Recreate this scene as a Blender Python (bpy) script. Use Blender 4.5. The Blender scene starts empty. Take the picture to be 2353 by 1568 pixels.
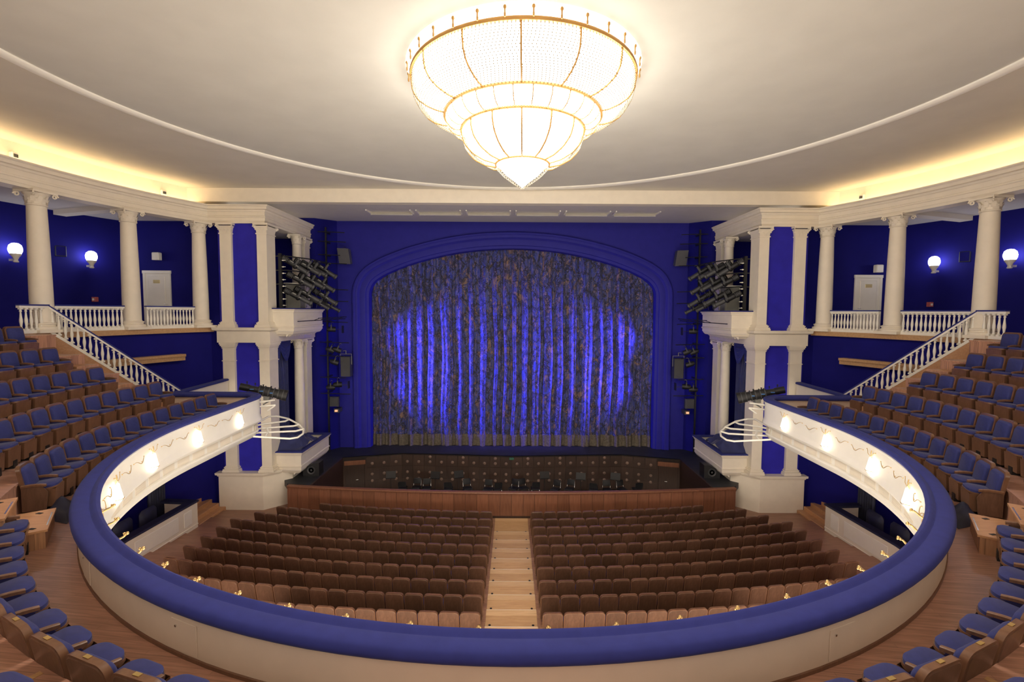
import bpy, math, random
from math import sin, cos, pi, radians as rad, atan2, hypot, sqrt
from mathutils import Vector, Matrix
random.seed(7)
S = bpy.context.scene
COL = S.collection

# ------------------------------------------------------------ camera, world, exposure
X0, YAW, PITCH, ROLL = -0.0370, 0.000714, 0.061641, 0.006088
fw = Vector((sin(YAW) * cos(PITCH), cos(YAW) * cos(PITCH), -sin(PITCH)))
rt = Vector((cos(YAW), -sin(YAW), 0))
up = rt.cross(fw)
r2 = cos(ROLL) * rt + sin(ROLL) * up
u2 = -sin(ROLL) * rt + cos(ROLL) * up
cd = bpy.data.cameras.new('camera')
cd.sensor_width = 36.0
cd.lens = 17.0
cd.clip_start = 0.05
cd.clip_end = 200
cam = bpy.data.objects.new('camera', cd)
m = Matrix((r2, u2, -fw)).transposed().to_4x4()
m.translation = Vector((X0, 0, 0))
cam.matrix_world = m
COL.objects.link(cam)
S.camera = cam

W = bpy.data.worlds.new('world')
S.world = W
W.use_nodes = True
W.node_tree.nodes['Background'].inputs[0].default_value = (1.0, 0.87, 0.72, 1)
W.node_tree.nodes['Background'].inputs[1].default_value = 2.3
S.view_settings.view_transform = 'Standard'
S.view_settings.look = 'None'
S.view_settings.exposure = 0.70
S.view_settings.gamma = 1.0
S.view_settings.use_curve_mapping = False

CHANDELIER_STRENGTH = 9.5
COVE_STRENGTH = 10.0
LAMP_STRENGTH = 3.6
SCONCE_STRENGTH = 9.0
BLUE_SPOT_W = 4300.0

# ------------------------------------------------------------ materials
MAT = {}
def newmat(name):
    mt = bpy.data.materials.new(name)
    mt.use_nodes = True
    nt = mt.node_tree
    b = nt.nodes['Principled BSDF']
    MAT[name] = mt
    return mt, nt, b
def nd(nt, t, **kw):
    n = nt.nodes.new(t)
    for k, v in kw.items():
        if k in n.inputs: n.inputs[k].default_value = v
        else: setattr(n, k, v)
    return n
def coords(nt, world=False, scale=(1, 1, 1), rot=(0, 0, 0)):
    mp = nd(nt, 'ShaderNodeMapping')
    mp.inputs['Scale'].default_value = scale
    mp.inputs['Rotation'].default_value = rot
    if world:
        g = nd(nt, 'ShaderNodeNewGeometry')
        nt.links.new(g.outputs['Position'], mp.inputs[0])
    else:
        t = nd(nt, 'ShaderNodeTexCoord')
        nt.links.new(t.outputs['Object'], mp.inputs[0])
    return mp.outputs[0]
def ramp(nt, fac, stops):
    r = nd(nt, 'ShaderNodeValToRGB')
    el = r.color_ramp.elements
    while len(el) < len(stops): el.new(0.5)
    for e, (p, c) in zip(el, stops):
        e.position = p
        e.color = (*c, 1)
    nt.links.new(fac, r.inputs[0])
    return r.outputs[0]
def mixc(nt, a, b, fac, mode='MIX'):
    n = nd(nt, 'ShaderNodeMix', data_type='RGBA', blend_type=mode)
    for s, v in ((n.inputs[0], fac), (n.inputs[6], a), (n.inputs[7], b)):
        if isinstance(v, (int, float)): s.default_value = v
        elif isinstance(v, tuple): s.default_value = (*v, 1)
        else: nt.links.new(v, s)
    return n.outputs[2]
def bump(nt, b, h, strength=0.2, dist=0.01):
    n = nd(nt, 'ShaderNodeBump', Strength=strength, Distance=dist)
    nt.links.new(h, n.inputs['Height'])
    nt.links.new(n.outputs[0], b.inputs['Normal'])

def plain(name, c, rough=0.6, metal=0.0, vary=0.06, scale=3.0, world=True, bstr=0.0, sheen=0.0, spec=None):
    mt, nt, b = newmat(name)
    co = coords(nt, world)
    n = nd(nt, 'ShaderNodeTexNoise', Scale=scale, Detail=4.0)
    nt.links.new(co, n.inputs['Vector'])
    lo = tuple(x * (1 - vary) for x in c)
    hi = tuple(min(1, x * (1 + vary)) for x in c)
    nt.links.new(ramp(nt, n.outputs[0], [(0.3, lo), (0.7, hi)]), b.inputs['Base Color'])
    b.inputs['Roughness'].default_value = rough
    b.inputs['Metallic'].default_value = metal
    if spec is not None: b.inputs['Specular IOR Level'].default_value = spec
    if sheen:
        b.inputs['Sheen Weight'].default_value = sheen
        b.inputs['Sheen Roughness'].default_value = 0.4
    if bstr:
        n2 = nd(nt, 'ShaderNodeTexNoise', Scale=scale * 40, Detail=2.0)
        nt.links.new(co, n2.inputs['Vector'])
        bump(nt, b, n2.outputs[0], bstr, 0.004)
    return mt
def wood(name, dark, light, scale=(6, 6, 0.7), rough=0.4, world=False, rnd=0.25, rot=(0, 0, 0)):
    mt, nt, b = newmat(name)
    co = coords(nt, world, scale, rot)
    n = nd(nt, 'ShaderNodeTexNoise', Scale=3.0, Detail=6.0, Roughness=0.65, Distortion=0.6)
    nt.links.new(co, n.inputs['Vector'])
    c = ramp(nt, n.outputs[0], [(0.3, dark), (0.7, light)])
    if rnd:
        oi = nd(nt, 'ShaderNodeObjectInfo')
        hv = nd(nt, 'ShaderNodeMapRange')
        hv.inputs[3].default_value = 1 - rnd
        hv.inputs[4].default_value = 1 + rnd
        nt.links.new(oi.outputs['Random'], hv.inputs[0])
        h = nd(nt, 'ShaderNodeHueSaturation')
        nt.links.new(hv.outputs[0], h.inputs['Value'])
        nt.links.new(c, h.inputs['Color'])
        c = h.outputs[0]
    nt.links.new(c, b.inputs['Base Color'])
    b.inputs['Roughness'].default_value = rough
    bump(nt, b, n.outputs[0], 0.12, 0.003)
    return mt
def planks(name, dark, light, plank=(1.6, 0.11), rough=0.35, rot=0.0):
    mt, nt, b = newmat(name)
    co = coords(nt, True, (1, 1, 1), (0, 0, rot))
    br = nd(nt, 'ShaderNodeTexBrick', Scale=1.0)
    br.inputs['Brick Width'].default_value = plank[0]
    br.inputs['Row Height'].default_value = plank[1]
    br.inputs['Mortar Size'].default_value = 0.003
    br.inputs['Color1'].default_value = (*dark, 1)
    br.inputs['Color2'].default_value = (*light, 1)
    br.inputs['Mortar'].default_value = (*tuple(x * 0.75 for x in dark), 1)
    nt.links.new(co, br.inputs['Vector'])
    mp = nd(nt, 'ShaderNodeMapping')
    mp.inputs['Scale'].default_value = (1.2, 22, 1)
    nt.links.new(co, mp.inputs[0])
    n = nd(nt, 'ShaderNodeTexNoise', Scale=2.0, Detail=5.0)
    nt.links.new(mp.outputs[0], n.inputs['Vector'])
    g = ramp(nt, n.outputs[0], [(0.3, (0.72, 0.72, 0.72)), (0.7, (1.15, 1.15, 1.15))])
    nt.links.new(mixc(nt, br.outputs[0], g, 1.0, 'MULTIPLY'), b.inputs['Base Color'])
    b.inputs['Roughness'].default_value = rough
    return mt
def emit(name, c, s):
    mt, nt, b = newmat(name)
    b.inputs['Base Color'].default_value = (*c, 1)
    b.inputs['Emission Color'].default_value = (*c, 1)
    b.inputs['Emission Strength'].default_value = s
    return mt

plain('cream', (0.80, 0.73, 0.61), 0.55, vary=0.03)
plain('white_paint', (0.85, 0.82, 0.74), 0.4, vary=0.02)
plain('ceiling_paint', (0.62, 0.605, 0.545), 0.8, vary=0.03, scale=1.2)
plain('ceiling_outer', (0.66, 0.62, 0.54), 0.8, vary=0.03, scale=1.2)
plain('soffit_grey', (0.62, 0.59, 0.565), 0.75, vary=0.03)
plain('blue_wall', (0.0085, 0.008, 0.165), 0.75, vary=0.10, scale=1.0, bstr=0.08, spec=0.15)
plain('lit_blue_panel', (0.026, 0.022, 0.40), 0.6, vary=0.12, scale=2.0, spec=0.2)  # brighter blue stands in for blue light falling on the pylon panels
plain('blue_prosc', (0.022, 0.021, 0.27), 0.6, vary=0.06, spec=0.2)
plain('velvet', (0.030, 0.037, 0.20), 0.85, vary=0.07, scale=6, bstr=0.15, sheen=0.05, spec=0.2)
plain('seat_fabric', (0.021, 0.027, 0.148), 0.8, vary=0.12, scale=20, world=False, bstr=0.3, sheen=0.1)
plain('drape', (0.022, 0.028, 0.11), 0.8, vary=0.2, scale=4, sheen=0.3)
plain('gold', (0.78, 0.55, 0.24), 0.35, 0.85, vary=0.05)
plain('brass_plate', (0.75, 0.58, 0.25), 0.35, 1.0, vary=0.04)
plain('black_metal', (0.018, 0.018, 0.02), 0.45, 0.3, vary=0.2)
plain('dark_grey', (0.045, 0.046, 0.05), 0.5, vary=0.12)
plain('grey_case', (0.22, 0.22, 0.20), 0.55, vary=0.08)
plain('chrome', (0.75, 0.75, 0.75), 0.2, 1.0, vary=0.02)
plain('stage_black', (0.022, 0.024, 0.028), 0.55, vary=0.3, scale=2)
plain('box_dark', (0.02, 0.022, 0.05), 0.8, vary=0.2)
plain('cover_navy', (0.012, 0.015, 0.045), 0.6, vary=0.3, scale=5)
plain('disc_brown', (0.20, 0.13, 0.10), 0.4, vary=0.1)
plain('lens_blue', (0.10, 0.25, 0.6), 0.1, vary=0.05)
wood('seat_wood', (0.092, 0.048, 0.030), (0.155, 0.082, 0.052), (5, 5, 1.2), 0.33, rnd=0.22)
wood('seat_edge', (0.125, 0.060, 0.034), (0.19, 0.095, 0.054), (5, 5, 1.2), 0.28, rnd=0.12)
wood('rail_wood', (0.17, 0.065, 0.035), (0.27, 0.115, 0.062), (9, 9, 0.5), 0.38, rnd=0.16)
wood('pit_wood', (0.035, 0.018, 0.012), (0.062, 0.032, 0.022), (9, 9, 0.6), 0.5, rnd=0.15)
wood('step_wood', (0.46, 0.26, 0.12), (0.62, 0.39, 0.20), (0.6, 7, 7), 0.38, rnd=0.08)
plain('panel_blue', (0.02, 0.02, 0.11), 0.7, vary=0.1)
wood('step_dark', (0.44, 0.22, 0.105), (0.60, 0.33, 0.17), (0.8, 7, 7), 0.35, rnd=0.12)
planks('floor_wood', (0.30, 0.15, 0.095), (0.37, 0.195, 0.12), (1.5, 0.08), 0.33)
planks('balcony_wood', (0.40, 0.21, 0.15), (0.46, 0.245, 0.175), (1.8, 0.06), 0.3, 0.12)
planks('tier_wood', (0.40, 0.205, 0.11), (0.55, 0.30, 0.165), (1.4, 0.12), 0.35, 0.3)
emit('chandelier_glow', (1.0, 0.95, 0.86), CHANDELIER_STRENGTH)
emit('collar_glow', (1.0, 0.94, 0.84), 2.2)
plain('speaker_grey', (0.085, 0.085, 0.10), 0.6, vary=0.06)
plain('old_gilt', (0.42, 0.23, 0.06), 0.55, 0.3, vary=0.1)
emit('cove_glow', (1.0, 0.74, 0.40), COVE_STRENGTH)
emit('lamp_glow', (1.0, 0.90, 0.70), LAMP_STRENGTH)
emit('sconce_glow', (0.95, 0.93, 1.0), SCONCE_STRENGTH)
emit('exit_glow', (0.9, 0.45, 0.25), 0.5)
emit('exit_green', (0.03, 0.10, 0.06), 0.1)
plain('parapet_paint', (0.64, 0.52, 0.415), 0.6, vary=0.03)
plain('red_plastic', (0.5, 0.12, 0.12), 0.4, vary=0.05)
wood('step_pale', (0.56, 0.35, 0.18), (0.70, 0.47, 0.26), (0.6, 7, 7), 0.38, rnd=0.06)
emit('blue_lens', (0.12, 0.15, 1.0), 3.0)

def crystal():
    mt, nt, b = newmat('crystal')
    b.inputs['Base Color'].default_value = (0.17, 0.125, 0.07, 1)
    b.inputs['Roughness'].default_value = 0.15
    b.inputs['Emission Color'].default_value = (1.0, 0.84, 0.55, 1)
    b.inputs['Emission Strength'].default_value = 0.12  # faint warm glow put into the beads to lighten their tone
crystal()

def curtain_mat():
    mt, nt, b = newmat('curtain_cloth')
    co = coords(nt, True, (1, 1, 0.62))
    n1 = nd(nt, 'ShaderNodeTexNoise', Scale=1.25, Detail=7.0, Roughness=0.65, Distortion=2.6)
    nt.links.new(co, n1.inputs['Vector'])
    base = ramp(nt, n1.outputs[0], [(0.30, (0.008, 0.009, 0.03)), (0.40, (0.03, 0.05, 0.34)), (0.47, (0.05, 0.06, 0.20)), (0.55, (0.018, 0.026, 0.13)), (0.63, (0.23, 0.135, 0.085)), (0.70, (0.06, 0.06, 0.11)), (0.78, (0.05, 0.07, 0.32))])
    # swirling brush strokes
    n2 = nd(nt, 'ShaderNodeTexNoise', Scale=3.2, Detail=2.0, Distortion=3.5)
    nt.links.new(co, n2.inputs['Vector'])
    wv = nd(nt, 'ShaderNodeTexWave', Scale=1.1, Distortion=16.0, Detail=3.0)
    wv.inputs['Detail Scale'].default_value = 1.7
    nt.links.new(co, wv.inputs['Vector'])
    st = ramp(nt, wv.outputs[0], [(0.0, (0, 0, 0)), (0.08, (0.9, 0.9, 0.9)), (0.16, (0, 0, 0)), (1.0, (0, 0, 0))])
    gold = ramp(nt, n2.outputs[0], [(0.35, (0.34, 0.21, 0.10)), (0.5, (0.09, 0.11, 0.36)), (0.65, (0.42, 0.27, 0.15))])
    c = mixc(nt, base, gold, st)
    vo = nd(nt, 'ShaderNodeTexVoronoi', Scale=3.4, feature='DISTANCE_TO_EDGE')
    mx = mixc(nt, co, n2.outputs[1], 0.28)
    nt.links.new(mx, vo.inputs['Vector'])
    ln = ramp(nt, vo.outputs[0], [(0.0, (1, 1, 1)), (0.05, (0.8, 0.8, 0.8)), (0.09, (0, 0, 0))])
    c = mixc(nt, c, (0.008, 0.008, 0.018), ln)
    nt.links.new(c, b.inputs['Base Color'])
    b.inputs['Roughness'].default_value = 0.7
    b.inputs['Sheen Weight'].default_value = 0.3
    bump(nt, b, n2.outputs[0], 0.6, 0.04)
curtain_mat()
plain('fringe', (0.12, 0.10, 0.075), 0.8, vary=0.35, scale=12)

# ------------------------------------------------------------ mesh builder
class MB:
    def __init__(s): s.v, s.f = [], []
    def add(s, vs, fs):
        o = len(s.v)
        s.v += [tuple(p) for p in vs]
        s.f += [tuple(i + o for i in f) for f in fs]
        return s
    def box(s, x0, x1, y0, y1, z0, z1):
        if x0 > x1: x0, x1 = x1, x0
        if y0 > y1: y0, y1 = y1, y0
        return s.add([(x0, y0, z0), (x1, y0, z0), (x1, y1, z0), (x0, y1, z0), (x0, y0, z1), (x1, y0, z1), (x1, y1, z1), (x0, y1, z1)],
                     [(3, 2, 1, 0), (4, 5, 6, 7), (0, 1, 5, 4), (1, 2, 6, 5), (2, 3, 7, 6), (3, 0, 4, 7)])
    def bbox(s, x0, x1, y0, y1, z0, z1, b=0.01):     # box with chamfered vertical and top edges
        P = [(x0 + b, y0), (x1 - b, y0), (x1, y0 + b), (x1, y1 - b), (x1 - b, y1), (x0 + b, y1), (x0, y1 - b), (x0, y0 + b)]
        Q = [(x0 + b, y0 + b), (x1 - b, y0 + b), (x1 - b, y0 + b), (x1 - b, y1 - b), (x1 - b, y1 - b), (x0 + b, y1 - b), (x0 + b, y1 - b), (x0 + b, y0 + b)]
        vs = [(x, y, z0) for x, y in P] + [(x, y, z1 - b) for x, y in P] + [(x, y, z1) for x, y in Q]
        fs = [tuple(range(7, -1, -1)), tuple(range(16, 24))]
        for r in (0, 8):
            for i in range(8): fs.append((r + i, r + (i + 1) % 8, r + 8 + (i + 1) % 8, r + 8 + i))
        return s.add(vs, fs)
    def prism(s, poly, z0, z1):
        n = len(poly)
        vs = [(x, y, z0) for x, y in poly] + [(x, y, z1) for x, y in poly]
        return s.add(vs, [tuple(range(n - 1, -1, -1)), tuple(range(n, 2 * n))] + [(i, (i + 1) % n, n + (i + 1) % n, n + i) for i in range(n)])
    def hprism(s, poly, M, t):                         # polygon in local XY, extruded t along local Z, placed by M
        n = len(poly)
        vs = [M @ Vector((x, y, 0)) for x, y in poly] + [M @ Vector((x, y, t)) for x, y in poly]
        return s.add(vs, [tuple(range(n - 1, -1, -1)), tuple(range(n, 2 * n))] + [(i, (i + 1) % n, n + (i + 1) % n, n + i) for i in range(n)])
    def lathe(s, prof, n=24, c=(0, 0, 0), a0=0.0, a1=2 * pi, M=None):
        full = abs(a1 - a0 - 2 * pi) < 1e-6
        k = n if full else n + 1
        vs = []
        for r, z in prof:
            for i in range(k):
                a = a0 + (a1 - a0) * i / n
                p = Vector((r * cos(a), r * sin(a), z))
                if M: p = M @ p
                vs.append((p[0] + c[0], p[1] + c[1], p[2] + c[2]))
        fs = []
        for j in range(len(prof) - 1):
            for i in range(n):
                i2 = (i + 1) % k
                fs.append((j * k + i, j * k + i2, (j + 1) * k + i2, (j + 1) * k + i))
        if full and prof[0] != prof[-1]:
            if prof[0][0] > 1e-4: fs.append(tuple(range(k - 1, -1, -1)))
            if prof[-1][0] > 1e-4: fs.append(tuple((len(prof) - 1) * k + i for i in range(k)))
        return s.add(vs, fs)
    def tube(s, path, r, n=8, cap=True, closed=False):
        P = [Vector(p) for p in path]
        N = len(P)
        rs = r if isinstance(r, (list, tuple)) else [r] * N
        vs, prev = [], None
        for i in range(N):
            if closed: t = P[(i + 1) % N] - P[i - 1]
            else: t = P[min(i + 1, N - 1)] - P[max(i - 1, 0)]
            t.normalize()
            u = prev if prev else (Vector((0, 0, 1)) if abs(t.z) < 0.9 else Vector((1, 0, 0)))
            a = t.cross(u)
            if a.length < 1e-6: a = t.cross(Vector((0, 1, 0)))
            a.normalize()
            b = a.cross(t).normalized()
            prev = b
            for k in range(n):
                q = 2 * pi * k / n
                vs.append(P[i] + rs[i] * (cos(q) * a + sin(q) * b))
        fs = []
        for i in range(N if closed else N - 1):
            j = (i + 1) % N
            for k in range(n):
                k2 = (k + 1) % n
                fs.append((i * n + k, i * n + k2, j * n + k2, j * n + k))
        if cap and not closed:
            fs += [tuple(range(n - 1, -1, -1)), tuple((N - 1) * n + k for k in range(n))]
        return s.add(vs, fs)
    def sweep(s, path, prof, closed=False, pclosed=True, normals=None):
        # path: 2D points; prof: (offset along left-hand normal of travel, z); mitred
        N, K = len(path), len(prof)
        vs = []
        for i in range(N):
            if normals: nx, ny = normals[i]
            else: nx, ny = mitre(path, i, closed)
            for o, z in prof: vs.append((path[i][0] + nx * o, path[i][1] + ny * o, z))
        fs = []
        for i in range(N if closed else N - 1):
            j = (i + 1) % N
            for k in range(K if pclosed else K - 1):
                k2 = (k + 1) % K
                fs.append((i * K + k, j * K + k, j * K + k2, i * K + k2))
        if pclosed and not closed:
            fs += [tuple(range(K)), tuple((N - 1) * K + k for k in range(K - 1, -1, -1))]
        return s.add(vs, fs)
    def ball(s, c, r, n=10, mseg=6):
        prof = [(max(1e-5, r * sin(pi * i / mseg)), -r * cos(pi * i / mseg)) for i in range(mseg + 1)]
        return s.lathe(prof, n, c)
def mitre(path, i, closed=False):
    N = len(path)
    def nrm(a, b):
        dx, dy = b[0] - a[0], b[1] - a[1]
        L = hypot(dx, dy) or 1
        return (-dy / L, dx / L)
    a = nrm(path[i - 1], path[i]) if (i > 0 or closed) else None
    b = nrm(path[i], path[(i + 1) % N]) if (i < N - 1 or closed) else None
    if a is None: return b
    if b is None: return a
    mx, my = a[0] + b[0], a[1] + b[1]
    d = 1 + a[0] * b[0] + a[1] * b[1]
    return (mx / d, my / d)

def obj(name, mb, mat, parent=None, smooth=30, s=1, mesh=None, local=False):
    if mesh is None:
        me = bpy.data.meshes.new(name)
        if parent is not None and local is False:
            lx, ly, lz = parent.location
            p2 = parent.parent
            while p2 is not None:
                lx, ly, lz = lx + p2.location[0], ly + p2.location[1], lz + p2.location[2]
                p2 = p2.parent
            mb.v = [(x - lx * s, y - ly, z - lz) for x, y, z in mb.v]
        if s < 0:
            me.from_pydata([(-x, y, z) for x, y, z in mb.v], [], [tuple(reversed(f)) for f in mb.f])
        else:
            me.from_pydata(mb.v, [], mb.f)
        me.update()
        if smooth:
            me.shade_smooth()
            me.set_sharp_from_angle(angle=rad(smooth))
        me.materials.append(MAT[mat])
    else: me = mesh
    o = bpy.data.objects.new(name, me)
    COL.objects.link(o)
    if parent: o.parent = parent
    return o
def tag(o, label=None, cat=None, group=None, kind=None):
    if label: o['label'] = label
    if cat: o['category'] = cat
    if group: o['group'] = group
    if kind: o['kind'] = kind
    return o
def thing(name, label, cat, loc=(0, 0, 0), rz=0.0, group=None):
    o = bpy.data.objects.new(name, None)
    COL.objects.link(o)
    o.location = loc
    o.rotation_euler = (0, 0, rz)
    o.empty_display_size = 0.2
    return tag(o, label, cat, group)
def struct(name, mb, mat, label, smooth=30, s=1):
    return tag(obj(name, mb, mat, None, smooth, s), label, None, None, 'structure')
def put(mesh, name, parent, loc=(0, 0, 0), rot=None, scale=None):
    o = bpy.data.objects.new(name, mesh)
    COL.objects.link(o)
    o.parent = parent
    o.location = loc
    if rot: o.rotation_euler = rot
    if scale: o.scale = scale
    return o
def copy_tree(o, parent=None):
    c = o.copy()
    COL.objects.link(c)
    c.parent = parent
    for ch in list(o.children): copy_tree(ch, c)
    return c
SIDE = {1: 'right', -1: 'left'}
ORD = ['first', 'second', 'third', 'fourth', 'fifth', 'sixth', 'seventh', 'eighth', 'ninth', 'tenth', 'eleventh', 'twelfth', 'thirteenth',
       'fourteenth', 'fifteenth', 'sixteenth', 'seventeenth', 'eighteenth', 'nineteenth', 'twentieth', 'twenty-first', 'twenty-second', 'twenty-third', 'twenty-fourth', 'twenty-fifth']

# ------------------------------------------------------------ main dimensions (camera eye = 0)
ZST, ZSTAGE, ZPIT = -8.95, -7.80, -9.75       # stalls front floor, stage, orchestra pit floor
ZBAL, ZRAIL, ZGAL = -3.68, -3.03, -0.79       # balcony floor, balcony rail top, gallery floor
ZENT0, ZENT1, ZCEIL = 3.74, 4.50, 5.20        # entablature bottom / top, ceiling
GC, GR = 13.7, 15.45                          # gallery circle centre y, column radius
def gp(a, r): return (r * cos(a), GC + r * sin(a))     # right-side point, a = angle above +x

# the balcony ring (right half, d = 0 is the seat-side edge of the padded rail)
RA, RB, RC = 9.2, 9.5, 13.5
def ring_half(n=44):
    P = []
    for i in range(n + 1):
        t = -pi / 2 + (pi / 2) * i / n
        x, y = RA * cos(t), RC + RB * sin(t)
        nx, ny = cos(t) / RA, sin(t) / RB
        L = hypot(nx, ny)
        P.append((x, y, nx / L, ny / L))
    for y in (14.2, 14.9, 15.6, 16.2, 16.6): P.append((RA + 0.02 * (y - 13.5), y, 1.0, 0.0))
    r0 = 0.55
    cx, cy = RA + 0.062 + r0, 16.6
    for i in range(1, 9):
        a = pi - (pi / 2) * i / 8
        P.append((cx + r0 * cos(a), cy + r0 * sin(a), -cos(a), -sin(a)))
    P.append((12.35, cy + r0, 0.0, -1.0))
    return P
RH = ring_half()
RING = [(-x, y, -nx, ny) for x, y, nx, ny in reversed(RH)] + RH[1:]
def ring_sweep(mb, prof, pts=None, pclosed=True):
    pts = pts or RING
    # profile offsets are along the outward normal (towards the seats)
    path = [(p[0], p[1]) for p in pts]
    nr = [(p[2], p[3]) for p in pts]
    return mb.sweep(path, prof, normals=nr, pclosed=pclosed)
def offset_line(d, pts):
    L, acc, out = None, 0.0, []
    for x, y, nx, ny in pts:
        q = (x + d * nx, y + d * ny)
        if L: acc += hypot(q[0] - L[0], q[1] - L[1])
        L = q
        out.append((acc, q[0], q[1], nx, ny))
    return out
def along(line, s):
    for a, b in zip(line, line[1:]):
        if b[0] >= s:
            t = (s - a[0]) / max(1e-9, b[0] - a[0])
            return tuple(a[k] + t * (b[k] - a[k]) for k in range(1, 5))
    return line[-1][1:]

# ------------------------------------------------------------ ceiling
CC, CR = (0.0, 10.4), 10.42
def circle(c, r, n, a0=0, a1=2 * pi, full=True):
    return [(c[0] + r * cos(a0 + (a1 - a0) * i / n), c[1] + r * sin(a0 + (a1 - a0) * i / n)) for i in range(n if full else n + 1)]
mb = MB()
mb.prism(circle(CC, CR, 96), ZCEIL + 0.02, ZCEIL + 0.12)
struct('ceiling', mb, 'ceiling_paint', 'round pale grey central ceiling around the chandelier', 40)
# outer ceiling: ring plate between the circle and a large rectangle
n = 96
ci = circle(CC, CR - 0.01, n)
ro = []
for x, y in ci:
    dx, dy = x - CC[0], y - CC[1]
    k = min(17.5 / abs(dx) if abs(dx) > 1e-6 else 1e9, (10.75 if dy > 0 else 16.0) / abs(dy) if abs(dy) > 1e-6 else 1e9)
    ro.append((CC[0] + dx * k, CC[1] + dy * k))
mb = MB()
mb.add([(x, y, ZCEIL) for x, y in ci] + [(x, y, ZCEIL) for x, y in ro] + [(x, y, ZCEIL + 0.1) for x, y in ci] + [(x, y, ZCEIL + 0.1) for x, y in ro],
       [(i, n + i, n + (i + 1) % n, (i + 1) % n) for i in range(n)] + [(2 * n + i, 2 * n + (i + 1) % n, 3 * n + (i + 1) % n, 3 * n + i) for i in range(n)] +
       [(i, (i + 1) % n, 2 * n + (i + 1) % n, 2 * n + i) for i in range(n)])
struct('ceiling_outer', mb, 'ceiling_outer', 'outer pale ceiling between round trim and side cornices', 40)
mb = MB()
mb.sweep(circle(CC, CR, 128), [(-0.16, ZCEIL - 0.002), (-0.16, ZCEIL - 0.05), (-0.10, ZCEIL - 0.07), (0.02, ZCEIL - 0.05), (0.06, ZCEIL - 0.02), (0.06, ZCEIL + 0.02)], closed=True, pclosed=False)
struct('trim_1', mb, 'white_paint', 'thin white circular moulding on the ceiling', 50)
# beam and soffit over the stage
mb = MB()
mb.box(-17.4, 17.4, 21.06, 21.5, 4.62, ZCEIL - 0.003)
struct('trim_2', mb, 'cream', 'long cream beam where the ceiling meets the stage soffit')
mb = MB()
mb.add([(-14, 21.5, 4.63), (14, 21.5, 4.63), (14, 27.6, 4.95), (-14, 27.6, 4.95), (-14, 21.5, 4.75), (14, 21.5, 4.75), (14, 27.6, 5.1), (-14, 27.6, 5.1)],
       [(0, 3, 2, 1), (4, 5, 6, 7), (0, 1, 5, 4), (1, 2, 6, 5), (2, 3, 7, 6), (3, 0, 4, 7)])
struct('ceiling_soffit', mb, 'soffit_grey', 'grey sloping soffit above the stage opening', 0)
for i in range(6):
    xc = -5.85 + 2.34 * i
    t = thing('soffit_hatch', '%s white ceiling hatch from the left above the stage' % ORD[i].replace('first', 'leftmost').replace('sixth', 'rightmost') if i in (0, 5) else '%s white ceiling hatch from the left above the stage' % ORD[i], 'ceiling hatch', (xc, 23.3, 4.66), 0, 'six white hatches in the stage soffit')
    zz = lambda y: 4.63 + (y - 21.5) * 0.32 / 6.1
    for x in (-1, 1):
        fr = MB(); fr.box(xc + x * 1.03 - 0.03, xc + x * 1.03 + 0.03, 22.9, 23.75, zz(22.9) - 0.05, zz(23.75) + 0.0)
        obj('frame_bar', fr, 'white_paint', t)
    fl = MB()
    fl.add([(xc - 1, 23.75, zz(23.75) - 0.002), (xc + 1, 23.75, zz(23.75) - 0.002), (xc + 1, 23.55, zz(23.75) - 0.16), (xc - 1, 23.55, zz(23.75) - 0.16),
            (xc - 1, 23.78, zz(23.75) - 0.002), (xc + 1, 23.78, zz(23.75) - 0.002), (xc + 1, 23.58, zz(23.75) - 0.17), (xc - 1, 23.58, zz(23.75) - 0.17)],
           [(0, 1, 2, 3), (7, 6, 5, 4), (3, 2, 6, 7), (0, 3, 7, 4), (1, 5, 6, 2), (0, 4, 5, 1)])
    obj('flap', fl, 'white_paint', t, 0)

# ------------------------------------------------------------ stalls floor, gallery, walls
mb = MB()
mb.box(-16, 16, 19.2, 22.2, ZST - 0.2, ZST - 0.002)
struct('floor', mb, 'floor_wood', 'brown plank stalls floor in front of the orchestra rail')
ROWC = 61.0
def row_y(i): return 19.15 - 0.84 * i                 # backrest line at the aisle, row 0 is nearest the stage
def row_z(i): return ZST + 0.072 * i
for i in range(11):                                   # raked terraces, one per row, curved like the rows
    r1 = ROWC - (row_y(i) + 0.62)
    mb = MB()
    pr = [(0, ZST - 0.2), (0.86, ZST - 0.2), (0.86, row_z(i)), (0, row_z(i))]
    xs = [-14.6 + 29.2 * k / 24 for k in range(25)]
    pts = [(x, ROWC - sqrt((r1 + 0.86) ** 2 - x * x)) for x in xs]
    nr = [(-x / (r1 + 0.86), (ROWC - y) / (r1 + 0.86)) for x, y in pts]
    mb.sweep(pts, pr, normals=nr)
    struct('floor_terrace', mb, 'floor_wood', '%s raked plank terrace of the stalls from the orchestra rail' % ORD[i])
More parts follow.
